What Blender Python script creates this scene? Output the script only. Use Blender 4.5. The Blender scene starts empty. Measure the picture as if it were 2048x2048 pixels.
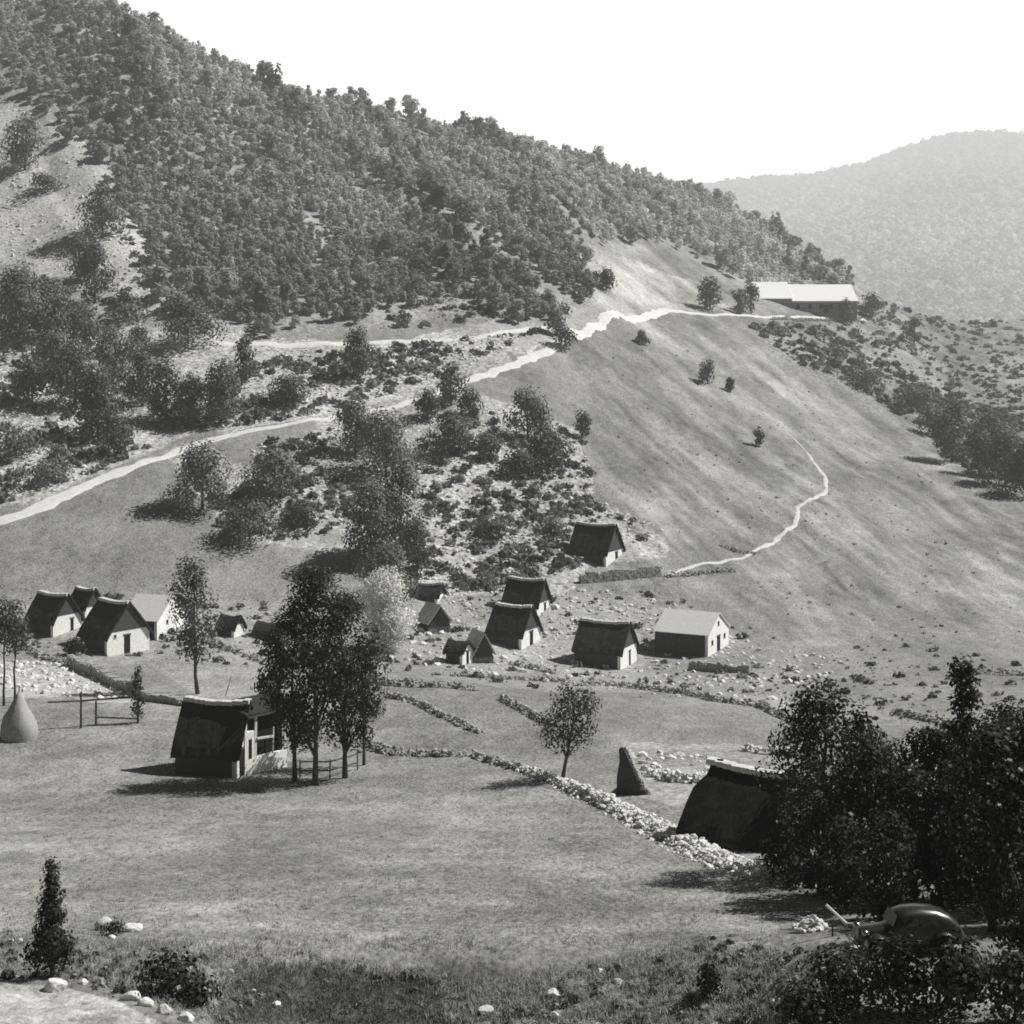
import bpy, math, random
import numpy as np
from mathutils import Vector, Matrix

rng = np.random.default_rng(7)
random.seed(7)
SC = bpy.context.scene
COL = SC.collection
F = 3247.0          # focal length in reference pixels
HZ = 700.0          # row of the horizon in reference pixels
PI = math.pi

# ------------------------------------------------------------------ noise
def _hash(ix, iy, seed):
    n = (ix.astype(np.int64) * 374761393 + iy.astype(np.int64) * 668265263 + seed * 1442695041) & 0x7fffffff
    n = (n ^ (n >> 13)) * 1274126177 & 0x7fffffff
    n = (n ^ (n >> 16)) & 0x7fffffff
    return n / 0x7fffffff
def vnoise(x, y, seed=0):
    ix = np.floor(x); iy = np.floor(y); fx = x - ix; fy = y - iy
    fx = fx * fx * (3 - 2 * fx); fy = fy * fy * (3 - 2 * fy)
    a = _hash(ix, iy, seed); b = _hash(ix + 1, iy, seed); c = _hash(ix, iy + 1, seed); d = _hash(ix + 1, iy + 1, seed)
    return (a * (1 - fx) + b * fx) * (1 - fy) + (c * (1 - fx) + d * fx) * fy
def fbm(x, y, seed=0, oct=4):
    s = 0; a = .5
    for k in range(oct):
        s = s + a * (vnoise(x, y, seed + k) - .5); x = x * 2.03 + 17.3; y = y * 2.03 + 5.1; a *= .5
    return s * 2
def in_poly(px, py, poly):
    inside = np.zeros(np.shape(px), bool); n = len(poly)
    for i in range(n):
        x1, y1 = poly[i]; x2, y2 = poly[(i + 1) % n]
        if y1 == y2: continue
        c = ((y1 > py) != (y2 > py)) & (px < (x2 - x1) * (py - y1) / (y2 - y1) + x1)
        inside ^= c
    return inside
def dist_line(px, py, line):
    d = np.full(np.shape(px), 1e9)
    for (x1, y1), (x2, y2) in zip(line[:-1], line[1:]):
        vx, vy = x2 - x1, y2 - y1; L = vx * vx + vy * vy
        t = np.clip(((px - x1) * vx + (py - y1) * vy) / L, 0, 1)
        d = np.minimum(d, np.hypot(px - x1 - t * vx, py - y1 - t * vy))
    return d

# ------------------------------------------------------------------ terrain survey: bearing, row and distance of surveyed points
SURVEY = {
 -150: [(2060,49),(1960,56),(1700,92),(1560,126),(1440,148),(1340,180),(1290,196),(1180,214),(1080,235),(950,258),(700,312),(640,332),(400,392),(200,432),(-90,500)],
 0:    [(2060,49),(1960,56.5),(1900,62),(1700,93),(1560,127),(1440,148),(1350,180),(1300,197),(1190,213),(1045,238),(950,256),(700,311),(640,330),(400,390),(200,430),(-50,490)],
 300:  [(2060,50),(1960,58),(1850,68),(1700,93),(1560,128),(1450,148),(1370,176),(1300,199),(1190,217),(1050,238),(920,262),(860,277),(700,316),(640,332),(420,388),(200,440),(50,490)],
 600:  [(2060,52),(1960,60),(1850,70),(1700,93),(1560,129),(1450,150),(1370,174),(1300,203),(1170,226),(1000,250),(900,268),(830,284),(690,322),(500,375),(300,450),(193,495)],
 900:  [(2060,54),(1950,62),(1850,71),(1700,93),(1560,127),(1450,148),(1370,172),(1310,205),(1200,226),(1100,241),(950,266),(800,300),(760,310),(660,340),(500,398),(395,445),(264,520)],
 1100: [(2060,55),(1950,62),(1850,71),(1700,93),(1560,124),(1450,148),(1380,170),(1310,210),(1200,228),(1120,241),(1000,262),(850,298),(695,340),(640,358),(540,400),(410,460),(303,550)],
 1300: [(2060,55),(1950,62),(1850,72),(1700,93),(1600,112),(1500,134),(1400,165),(1320,210),(1200,232),(1100,250),(950,288),(800,338),(700,375),(622,420),(560,455),(465,520),(358,595)],
 1450: [(2060,53),(1950,59),(1850,70),(1740,86),(1680,97),(1600,110),(1500,134),(1400,165),(1330,204),(1250,226),(1150,246),(1000,286),(850,340),(700,402),(632,445),(580,490),(495,550),(403,625)],
 1600: [(2060,51),(1950,57),(1850,69),(1750,84),(1680,96),(1600,108),(1500,132),(1400,165),(1320,208),(1200,238),(1000,292),(800,385),(680,440),(632,478),(575,530),(492,612)],
 1750: [(2060,50),(1910,57),(1850,66),(1750,82),(1650,98),(1550,118),(1450,148),(1350,190),(1250,230),(1100,270),(950,330),(800,410),(700,465),(640,510),(600,560)],
 1900: [(2060,49),(1910,57),(1850,66),(1750,80),(1650,95),(1550,114),(1450,143),(1350,185),(1250,229),(1100,276),(950,338),(850,405),(750,470),(690,530),(640,600)],
 2048: [(2060,48),(1900,57),(1750,78),(1600,100),(1500,124),(1400,160),(1280,220),(1120,272),(1000,320),(900,372),(800,440),(700,530),(640,620)],
 2200: [(2060,48),(1900,57),(1750,78),(1600,100),(1500,124),(1400,160),(1280,220),(1120,272),(1000,320),(900,370),(800,440),(700,530),(630,640)],
}
pts = np.array([(px, d, py) for px, l in SURVEY.items() for py, d in l], float)
def uv(px, d): return (px - 1000) / 500.0, np.log(d / 200.0) * 2.5
_u, _v = uv(pts[:, 0], pts[:, 1])
P = np.stack([_u, _v], 1); n = len(P)
def kern(r2): return np.where(r2 > 1e-12, r2 * np.log(np.maximum(r2, 1e-12)), 0.0)
K = kern(((P[:, None] - P[None]) ** 2).sum(2)) + np.eye(n) * 0.004
A = np.zeros((n + 3, n + 3)); A[:n, :n] = K; A[:n, n] = 1; A[:n, n + 1:] = P; A[n, :n] = 1; A[n + 1:, :n] = P.T
sol = np.linalg.solve(A, np.concatenate([pts[:, 2] / 100, np.zeros(3)]))
def tps(px, d):
    px = np.clip(px, -150, 2200); d = np.clip(d, 48, None)
    u, v = uv(px, d); sh = u.shape; u = u.ravel(); v = v.ravel(); out = np.empty_like(u)
    for i in range(0, len(u), 40000):
        a, b = u[i:i + 40000], v[i:i + 40000]
        r2 = (a[:, None] - P[None, :, 0]) ** 2 + (b[:, None] - P[None, :, 1]) ** 2
        out[i:i + 40000] = kern(r2) @ sol[:n] + sol[n] + sol[n + 1] * a + sol[n + 2] * b
    return (out * 100).reshape(sh)
ridge_px = np.array(sorted(SURVEY)); ridge_d = np.array([SURVEY[k][-1][1] for k in ridge_px], float)

def ground_z(px, d):
    """height of the ground at bearing px and distance d (camera eye at z=0)"""
    dr = np.interp(px, ridge_px, ridge_d)
    dd = np.minimum(d, dr)
    # coarse evaluation for speed
    z = np.maximum(dd, 48) * (HZ - tps(px, dd)) / F
    z48 = 48 * (HZ - tps(px, np.full_like(d, 48.0))) / F
    z = np.where(d < 48, -1.9 + (z48 + 1.9) * d / 48, z)
    over = np.maximum(d - dr, 0)
    z = z - 0.5 * over * over / (over + 25)
    x = d * (px - 1024) / F
    rough = np.clip((d - 235) / 60, 0, 1) * np.clip((1350 - px) / 200, .25, 1)
    amp = .10 + .5 * rough
    near = np.clip((68 - d) / 10, 0, 1)
    z = z + amp * fbm(x / 7, d / 7, 3, 4) + near * .35 * fbm(x / 2.2, d / 2.2, 9, 3)
    z = z + np.clip((d - 300) / 100, 0, 1) * np.clip((1400 - px) / 300, 0, 1) * 3.0 * fbm(x / 45, d / 45, 21, 3)
    z = z + np.clip((d - 300) / 80, 0, 1) * np.clip((1450 - px) / 300, 0, 1) * 3.2 * fbm((x * .85 + d * .53) / 15, (x * .53 - d * .85) / 75, 61, 3)
    sp = np.clip((px - 1100) / 200, 0, 1) * np.clip((d - 235) / 30, 0, 1) * np.clip((560 - d) / 60, 0, 1)
    z = z + .9 * sp * fbm((x * .93 + d * .36 + 2 * fbm(x / 14, d / 20, 5, 2)) / 5.0, (x * .36 - d * .93) / 55, 87, 4)
    q = np.clip((67 + 2.5 * fbm(px / 260, px / 900, 71, 2) - d) / 10, 0, 1); q = q * q * (3 - 2 * q)
    win = np.clip((px - 400) / 220, 0, 1) * np.clip((1640 - px) / 160, 0, 1) * np.clip((d - 20) / 20, 0, 1)
    z = z - 2.3 * q * win
    return z

pxs = np.concatenate([np.linspace(-900, -60, 40, endpoint=False), np.arange(-60, 2110, 3.2), np.linspace(2110, 2950, 40)])
ds = np.concatenate([np.linspace(2, 46, 14), np.exp(np.arange(np.log(47), np.log(640), .0042)), np.linspace(645, 960, 40)])
PX, DD = np.meshgrid(pxs, ds)          # rows = distance
ZZ = ground_z(PX, DD)
XX = DD * (PX - 1024) / F
PY = HZ - F * ZZ / DD                    # row at which each ground point stands

def hit(px, py, back=0.0):
    """nearest ground point seen along the bearing px at row py"""
    c = (np.searchsorted(pxs, px)); c = min(max(c, 1), len(pxs) - 1)
    t = (px - pxs[c - 1]) / (pxs[c] - pxs[c - 1])
    col = PY[:, c - 1] * (1 - t) + PY[:, c] * t
    k = np.argmax((col <= py) & (ds > 47))
    if k == 0: k = len(ds) - 1
    a = (py - col[k - 1]) / (col[k] - col[k - 1] + 1e-9); a = min(max(a, 0), 1)
    d = ds[k - 1] + (ds[k] - ds[k - 1]) * a + back
    x = d * (px - 1024) / F
    return Vector((x, d, gz(x, d)))
def gz(x, y):
    """ground height by bilinear lookup"""
    px = 1024 + x * F / max(y, 1e-3)
    c = min(max(np.searchsorted(pxs, px), 1), len(pxs) - 1); r = min(max(np.searchsorted(ds, y), 1), len(ds) - 1)
    s = min(max((px - pxs[c - 1]) / (pxs[c] - pxs[c - 1]), 0), 1); t = min(max((y - ds[r - 1]) / (ds[r] - ds[r - 1]), 0), 1)
    return float((ZZ[r - 1, c - 1] * (1 - s) + ZZ[r - 1, c] * s) * (1 - t) + (ZZ[r, c - 1] * (1 - s) + ZZ[r, c] * s) * t)

# ------------------------------------------------------------------ materials
def add_emission_haze(nt, bsdf_out, out):  # haze painted on as grey emission that grows with distance
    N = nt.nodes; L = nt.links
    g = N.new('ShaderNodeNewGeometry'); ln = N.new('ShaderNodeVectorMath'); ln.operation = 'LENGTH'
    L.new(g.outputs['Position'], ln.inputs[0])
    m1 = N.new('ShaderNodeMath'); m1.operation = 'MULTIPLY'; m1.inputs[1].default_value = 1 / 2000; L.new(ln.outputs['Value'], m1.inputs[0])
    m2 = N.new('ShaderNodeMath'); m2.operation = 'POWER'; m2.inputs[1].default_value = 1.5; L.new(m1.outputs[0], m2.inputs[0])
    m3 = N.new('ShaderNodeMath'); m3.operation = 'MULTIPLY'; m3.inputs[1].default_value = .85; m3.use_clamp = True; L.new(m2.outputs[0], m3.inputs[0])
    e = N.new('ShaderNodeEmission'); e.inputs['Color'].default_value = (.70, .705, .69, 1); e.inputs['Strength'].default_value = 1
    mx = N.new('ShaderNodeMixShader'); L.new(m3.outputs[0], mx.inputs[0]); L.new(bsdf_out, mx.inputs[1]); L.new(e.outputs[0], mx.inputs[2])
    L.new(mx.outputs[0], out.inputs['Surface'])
TINT = (1.0, 1.005, .965)
def new_mat(name):
    m = bpy.data.materials.new(name); m.use_nodes = True; m.cycles.emission_sampling = 'NONE'
    nt = m.node_tree; nt.nodes.clear()
    out = nt.nodes.new('ShaderNodeOutputMaterial'); b = nt.nodes.new('ShaderNodeBsdfPrincipled')
    b.inputs['Specular IOR Level'].default_value = .15; b.inputs['Roughness'].default_value = .9
    add_emission_haze(nt, b.outputs[0], out)
    return m, nt, b
def tint(nt, val_socket):
    c = nt.nodes.new('ShaderNodeCombineColor')
    for k in range(3):
        mm = nt.nodes.new('ShaderNodeMath'); mm.operation = 'MULTIPLY'; mm.inputs[1].default_value = TINT[k]
        nt.links.new(val_socket, mm.inputs[0]); nt.links.new(mm.outputs[0], c.inputs[k])
    return c.outputs[0]
def mth(nt, op, a, b=None, clamp=False):
    m = nt.nodes.new('ShaderNodeMath'); m.operation = op; m.use_clamp = clamp
    for i, v in enumerate((a, b)):
        if v is None: continue
        if isinstance(v, (int, float)): m.inputs[i].default_value = v
        else: nt.links.new(v, m.inputs[i])
    return m.outputs[0]
def noise_val(nt, scale, detail=4, rough=.6, vec=None, coord='Object'):
    t = nt.nodes.new('ShaderNodeTexNoise'); t.inputs['Scale'].default_value = scale; t.inputs['Detail'].default_value = detail; t.inputs['Roughness'].default_value = rough
    if vec is None:
        tc = nt.nodes.new('ShaderNodeTexCoord'); vec = tc.outputs[coord]
    nt.links.new(vec, t.inputs['Vector'])
    return t.outputs['Fac']
def plain(name, val, var=.3, scale=2.0, rough=.9, spec=.15, stretch=None, bump=.0, metal=0):
    m, nt, b = new_mat(name)
    vec = None
    if stretch:
        tc = nt.nodes.new('ShaderNodeTexCoord'); mp = nt.nodes.new('ShaderNodeMapping'); mp.inputs['Scale'].default_value = stretch
        nt.links.new(tc.outputs['Object'], mp.inputs['Vector']); vec = mp.outputs[0]
    nv = noise_val(nt, scale, 5, .65, vec)
    s = mth(nt, 'MULTIPLY_ADD', nv, 2 * var * val); s.node.inputs[2].default_value = val * (1 - var)
    nt.links.new(tint(nt, s), b.inputs['Base Color'])
    b.inputs['Roughness'].default_value = rough; b.inputs['Specular IOR Level'].default_value = spec; b.inputs['Metallic'].default_value = metal
    if bump:
        bn = nt.nodes.new('ShaderNodeBump'); bn.inputs['Strength'].default_value = bump; bn.inputs['Distance'].default_value = .08
        nt.links.new(nv, bn.inputs['Height']); nt.links.new(bn.outputs[0], b.inputs['Normal'])
    return m
def leafy(name, val, var=.5, trans=.3, sun_fleck=0):
    """leaf surface: value times the per-point 'tone', varied leaf by leaf and plant by plant"""
    m, nt, b = new_mat(name)
    at = nt.nodes.new('ShaderNodeAttribute'); at.attribute_name = 'tone'
    g = nt.nodes.new('ShaderNodeNewGeometry'); oi = nt.nodes.new('ShaderNodeObjectInfo')
    a = mth(nt, 'MULTIPLY_ADD', g.outputs['Random Per Island'], 2 * var); a.node.inputs[2].default_value = 1 - var
    o = mth(nt, 'MULTIPLY_ADD', oi.outputs['Random'], .5); o.node.inputs[2].default_value = .75
    s = mth(nt, 'MULTIPLY', mth(nt, 'MULTIPLY', a, o), mth(nt, 'MULTIPLY', at.outputs['Fac'], val))
    if sun_fleck:  # a few leaves made brighter, flecks of sunlight put into the colour
        gt = mth(nt, 'GREATER_THAN', g.outputs['Random Per Island'], .955)
        s = mth(nt, 'MULTIPLY', s, mth(nt, 'ADD', mth(nt, 'MULTIPLY', gt, sun_fleck), 1.0))
    col = tint(nt, s); N = nt.nodes
    d = N.new('ShaderNodeBsdfDiffuse'); tr = N.new('ShaderNodeBsdfTranslucent'); mx = N.new('ShaderNodeMixShader'); mx.inputs[0].default_value = trans
    nt.links.new(col, d.inputs['Color']); nt.links.new(col, tr.inputs['Color']); nt.links.new(d.outputs[0], mx.inputs[1]); nt.links.new(tr.outputs[0], mx.inputs[2])
    for l in list(b.outputs[0].links): nt.links.new(mx.outputs[0], l.to_socket)
    N.remove(b)
    return m

def ground_material(name):
    m, nt, b = new_mat(name)
    at = nt.nodes.new('ShaderNodeAttribute'); at.attribute_name = 'tone'
    ar = nt.nodes.new('ShaderNodeAttribute'); ar.attribute_name = 'rocky'
    tc = nt.nodes.new('ShaderNodeTexCoord'); obj = tc.outputs['Object']
    mp = nt.nodes.new('ShaderNodeMapping'); mp.inputs['Scale'].default_value = (1, .55, 1); nt.links.new(obj, mp.inputs['Vector'])
    n1 = noise_val(nt, .09, 5, .6, mp.outputs[0]); n2 = noise_val(nt, .7, 5, .7, mp.outputs[0]); n3 = noise_val(nt, 4.2, 3, .7, mp.outputs[0])
    f = mth(nt, 'ADD', mth(nt, 'ADD', mth(nt, 'MULTIPLY', n1, .45), mth(nt, 'MULTIPLY', n2, .65)), mth(nt, 'MULTIPLY', n3, 1.15))  # ~ .92 mean
    f = mth(nt, 'ADD', mth(nt, 'MULTIPLY', mth(nt, 'SUBTRACT', f, 1.125), 2.2), 1.0)
    v = nt.nodes.new('ShaderNodeTexVoronoi'); v.inputs['Scale'].default_value = .75; v.inputs['Randomness'].default_value = 1; nt.links.new(obj, v.inputs['Vector'])
    dis = noise_val(nt, 1.6, 4, .75, obj)
    sp = mth(nt, 'MULTIPLY', mth(nt, 'SUBTRACT', dis, .5), 4.2)
    vv = mth(nt, 'MULTIPLY', mth(nt, 'SUBTRACT', v.outputs['Distance'], .45), -.7)
    rk = mth(nt, 'ADD', mth(nt, 'ADD', sp, vv), 1.0)
    mixf = nt.nodes.new('ShaderNodeMix'); mixf.data_type = 'FLOAT'
    nt.links.new(ar.outputs['Fac'], mixf.inputs[0]); nt.links.new(f, mixf.inputs[2]); nt.links.new(rk, mixf.inputs[3])
    fac = mth(nt, 'MAXIMUM', mixf.outputs[0], .22)
    s = mth(nt, 'MINIMUM', mth(nt, 'MULTIPLY', fac, at.outputs['Fac']), .8)
    nt.links.new(tint(nt, s), b.inputs['Base Color'])
    bn = nt.nodes.new('ShaderNodeBump'); bn.inputs['Strength'].default_value = .6; bn.inputs['Distance'].default_value = .35
    hsum = mth(nt, 'ADD', mth(nt, 'MULTIPLY', n3, .35), mth(nt, 'MULTIPLY', n2, .8))
    nt.links.new(hsum, bn.inputs['Height']); nt.links.new(bn.outputs[0], b.inputs['Normal'])
    return m

M = {}
M['ground'] = ground_material('hillside_grass')
M['path'] = plain('pale_trodden_gravel', .66, .35, 1.3, bump=.4)
M['earth'] = plain('cart_track_earth', .22, .4, 1.5)  # darker than the other tracks, tree shade put into the colour
M['foot'] = plain('trodden_earth', .58, .35, 2.0)
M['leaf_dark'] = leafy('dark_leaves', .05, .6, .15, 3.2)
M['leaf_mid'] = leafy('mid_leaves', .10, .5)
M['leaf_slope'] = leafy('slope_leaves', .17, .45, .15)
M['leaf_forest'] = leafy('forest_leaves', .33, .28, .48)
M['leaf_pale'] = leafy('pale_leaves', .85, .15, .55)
M['leaf_far'] = leafy('far_leaves', .5, .3)
M['needle'] = leafy('juniper_needles', .06, .4)
M['bank_leaf'] = leafy('bank_leaves', .30, .5, .35)
M['scrub'] = leafy('scrub_leaves', .18, .55)
M['grass_tuft'] = leafy('grass_blades', .42, .4, .45)
M['bark'] = plain('bark', .075, .4, 3)
M['wood'] = plain('weathered_wood', .10, .35, 5, stretch=(8, 8, 1))
M['wood_dark'] = plain('dark_boarding', .07, .5, 3, stretch=(6, 6, .6))
M['wood_pale'] = plain('pale_wood', .66, .25, 4)
M['thatch'] = plain('old_thatch', .035, .6, 2.5, stretch=(3, 1, 1), bump=.5)
M['thatch_shade'] = plain('thatch_painted_shade', .018, .6, 2.5, stretch=(3, 1, 1), bump=.5)  # darker copy of the old thatch, shade put into the colour
M['ridge'] = plain('sunlit_ridge_straw', .6, .45, 2)  # pale cap: the sunlit ridge edge put into the colour
M['slate'] = plain('pale_slate_roof', .72, .18, 2.5, rough=.6, spec=.4)
M['roof_pale'] = plain('pale_thatch_roof', .70, .3, 2.5, stretch=(3, 1, 1))
M['tin'] = plain('galvanised_roof', .95, .04, .5, rough=.45, spec=.8)
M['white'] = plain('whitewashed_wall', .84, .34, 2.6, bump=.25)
M['rubble'] = plain('rubble_wall', .20, .6, 2.6, bump=.5)
M['stone'] = plain('grey_stone', .36, .5, 3, bump=.4)
M['stone_light'] = plain('pale_stone', .68, .35, 3, bump=.3)
M['hay'] = plain('hay', .38, .75, 4, stretch=(2, 2, 6), bump=.6)
M['void'] = plain('dark_opening', .015, .2, 1)
M['painted_shade'] = plain('shade_painted_wall', .07, .4, 1.2)  # walls darkened in colour to stand for their shade
M['shadewall'] = plain('dull_wall', .30, .3, 1.2)
M['carpaint'] = plain('dark_car_paint', .022, .1, 1, rough=.3, spec=.8)
M['tyre'] = plain('tyre_rubber', .025, .1, 3)
M['chrome'] = plain('chrome', .35, .05, 1, rough=.3, metal=1)
M['glass'] = plain('window_glass', .03, .05, 1, rough=.06, spec=.6)
M['far'] = ground_material('far_hill_ground')

# ------------------------------------------------------------------ mesh helpers
def link(o, parent=None):
    COL.objects.link(o)
    if parent is not None: o.parent = parent
    return o
def raw_mesh(name, V, Fs, smooth=False):
    me = bpy.data.meshes.new(name); me.from_pydata([tuple(v) for v in V], [], Fs); me.update()
    if smooth:
        me.polygons.foreach_set('use_smooth', [True] * len(me.polygons))
    return me
def quads_mesh(name, V, tone=None, k=4):
    """V: (N*k,3) float array, every k points one face"""
    me = bpy.data.meshes.new(name); nv = len(V); nf = nv // k
    me.vertices.add(nv); me.vertices.foreach_set('co', np.ascontiguousarray(V, np.float32).ravel())
    me.loops.add(nv); me.loops.foreach_set('vertex_index', np.arange(nv, dtype=np.int32))
    me.polygons.add(nf); me.polygons.foreach_set('loop_start', np.arange(0, nv, k, dtype=np.int32))
    me.update(calc_edges=True)
    if tone is not None:
        a = me.attributes.new('tone', 'FLOAT', 'POINT'); a.data.foreach_set('value', np.ascontiguousarray(tone, np.float32))
    return me
def obj(name, me, mat, parent=None):
    o = bpy.data.objects.new(name, me)
    if mat is not None and len(me.materials) == 0: me.materials.append(mat)
    return link(o, parent)
def empty(name, loc, rz=0.0):
    o = bpy.data.objects.new(name, None); o.empty_display_size = .3
    o.location = loc; o.rotation_euler = (0, 0, rz); return link(o)
def tag(o, label=None, cat=None, group=None, kind=None):
    if label: o['label'] = label
    if cat: o['category'] = cat
    if group: o['group'] = group
    if kind: o['kind'] = kind
    return o
class MB:
    def __init__(s): s.V = []; s.F = []
    def add(s, V, Fs):
        b = len(s.V); s.V += [tuple(v) for v in V]; s.F += [tuple(i + b for i in f) for f in Fs]; return s
    def box(s, x0, x1, y0, y1, z0, z1):
        return s.add([(x0,y0,z0),(x1,y0,z0),(x1,y1,z0),(x0,y1,z0),(x0,y0,z1),(x1,y0,z1),(x1,y1,z1),(x0,y1,z1)],
                     [(0,3,2,1),(4,5,6,7),(0,1,5,4),(1,2,6,5),(2,3,7,6),(3,0,4,7)])
    def tube(s, path, radii, n=7):
        path = [Vector(p) for p in path]; rings = []
        for i, p in enumerate(path):
            d = (path[min(i + 1, len(path) - 1)] - path[max(i - 1, 0)]).normalized()
            a = d.cross(Vector((0, 0, 1)))
            if a.length < .1: a = d.cross(Vector((1, 0, 0)))
            a.normalize(); b = d.cross(a)
            rings.append([p + (a * math.cos(2 * PI * k / n) + b * math.sin(2 * PI * k / n)) * radii[i] for k in range(n)])
        V = [v for r in rings for v in r]; Fs = []
        for i in range(len(rings) - 1):
            for k in range(n):
                Fs.append((i * n + k, i * n + (k + 1) % n, (i + 1) * n + (k + 1) % n, (i + 1) * n + k))
        Fs.append(tuple(range(n))[::-1]); Fs.append(tuple((len(rings) - 1) * n + k for k in range(n)))
        return s.add(V, Fs)
    def bar(s, a, b, w, h=None):
        a = Vector(a); b = Vector(b); d = (b - a).normalized(); h = h or w
        u = d.cross(Vector((0, 0, 1)))
        if u.length < .05: u = Vector((1, 0, 0))
        u.normalize(); v = u.cross(d).normalized()
        V = [p + u * (sx * w / 2) + v * (sy * h / 2) for p in (a, b) for sx, sy in ((-1,-1),(1,-1),(1,1),(-1,1))]
        return s.add(V, [(0,1,2,3),(7,6,5,4),(0,4,5,1),(1,5,6,2),(2,6,7,3),(3,7,4,0)])
    def build(s, name, mat, parent=None, smooth=False):
        return obj(name, raw_mesh(name, s.V, s.F, smooth), mat, parent)

# ------------------------------------------------------------------ terrain object with ground-cover attributes
tone = np.full(PX.shape, .27); rocky = np.zeros(PX.shape)
wx = XX; wy = DD
wob = 26 * fbm(XX / 6, DD / 9, 31, 4)
qx = PX + wob; qy = PY + wob * .6
def paint(poly, t, r=None, mask=None):
    m = in_poly(qx, qy, poly)
    if mask is not None: m &= mask
    tone[m] = t
    if r is not None: rocky[m] = r
seen = (DD > 47) & (DD < np.interp(PX, ridge_px, ridge_d) + 30)
# hillside under the wood
paint([(-300,-300),(300,-100),(700,150),(1200,300),(1500,420),(1760,590),(1760,640),(1540,570),(1400,500),(1230,470),(1180,640),(1060,640),(830,640),(560,690),(300,640),(-300,640)], .36, .75, seen)
paint([(0,160),(70,190),(240,350),(190,390),(300,470),(350,600),(300,640),(190,560),(130,600),(0,520),(-300,400),(-300,160)], .52, .6, seen)
paint([(555,410),(650,430),(700,540),(600,470)], .36, .3, seen)
paint([(960,380),(1090,440),(1090,480),(1000,430)], .34, .3, seen)
# rocky ground between the upper track and the road, and below it
paint([(-300,640),(200,640),(720,690),(1100,640),(1200,650),(930,760),(640,840),(400,870),(250,930),(0,1030),(-300,1060)], .50, .95, seen)
paint([(330,905),(470,870),(700,830),(900,770),(1010,800),(1160,860),(1190,1000),(1340,1060),(1330,1110),(1180,1130),(1130,1200),(900,1300),(780,1200),(700,1120),(600,1100),(440,1070),(430,1010),(400,1000)], .44, .9, seen)
paint([(420,875),(640,845),(640,900),(560,960),(470,930)], .30, .2, seen)
paint([(590,1020),(660,1040),(700,1090),(600,1090)], .36, .2, seen)
# bare pale ground at the bend of the road
paint([(900,665),(1000,640),(1130,640),(1190,600),(1200,520),(1160,490),(1240,510),(1320,540),(1400,590),(1470,622),(1300,625),(1220,640),(1150,668),(1060,700),(1000,690)], .42, .5, seen)
paint([(1240,520),(1390,560),(1470,622),(1330,612),(1230,600)], .46, .1, seen)
paint([(1190,460),(1320,455),(1460,520),(1430,560),(1260,520)], .29, .1, seen)
# meadows
paint([(1100,700),(1250,640),(1500,640),(1700,800),(2100,1150),(2100,1260),(1500,1330),(1330,1200),(1330,1080),(1220,1000),(1170,860)], .28, .12, seen)
paint([(-200,1060),(160,985),(320,925),(400,1000),(440,1090),(560,1110),(560,1200),(300,1195),(100,1180),(-200,1180)], .255, .0, seen)
paint([(1000,760),(1180,690),(1330,810),(1400,900),(1400,1020),(1230,980),(1170,870)], .24, .0, seen)
# scrub at right
paint([(1500,650),(1650,640),(1760,600),(2200,610),(2200,1000),(1990,960),(1870,900),(1700,800),(1560,720)], .27, .8, seen)
paint([(1950,690),(2200,680),(2200,790),(2000,800)], .30, .2, seen)
# hamlet ground
paint([(-200,1185),(330,1240),(560,1200),(900,1190),(1130,1190),(1330,1190),(1480,1270),(1640,1280),(1800,1320),(1600,1430),(1150,1390),(700,1340),(420,1330),(-200,1330)], .34, .45, seen)
paint([(-200,1320),(140,1320),(230,1370),(330,1400),(240,1410),(130,1390),(-200,1390)], .50, .5, seen)
paint([(300,1330),(560,1340),(560,1400),(400,1395)], .32, .0, seen)
paint([(1000,1400),(1300,1385),(1600,1430),(1600,1500),(1250,1500)], .28, .1, seen)
paint([(1240,1480),(1600,1490),(1600,1540),(1400,1620),(1260,1590)], .40, .6, seen)
paint([(1600,1290),(2200,1270),(2200,1480),(1600,1480)], .27, .25, seen)
paint([(1800,1480),(1930,1480),(1940,1560),(1840,1560)], .62, .1, seen)
# near meadow, banks and track
paint([(-200,1860),(130,1870),(330,1900),(560,1920),(820,1940),(960,2020),(1000,2100),(-200,2100)], .24, .35, seen)
paint([(480,1925),(640,1930),(860,1955),(930,2100),(380,2100),(430,2000)], .11, .1, seen)
paint([(1050,1960),(1250,1930),(1460,1860),(1700,1900),(2200,1900),(2200,2100),(1000,2100)], .25, .5, seen)
paint([(-300,1968),(110,1968),(230,1998),(330,2050),(420,2120),(-300,2120)], .46, .25, seen)
paint([(1560,1850),(2200,1830),(2200,1920),(1700,1925),(1560,1900)], .2, .3, seen)  # ground under the right-hand trees darkened, their shade put into the tone
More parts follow.
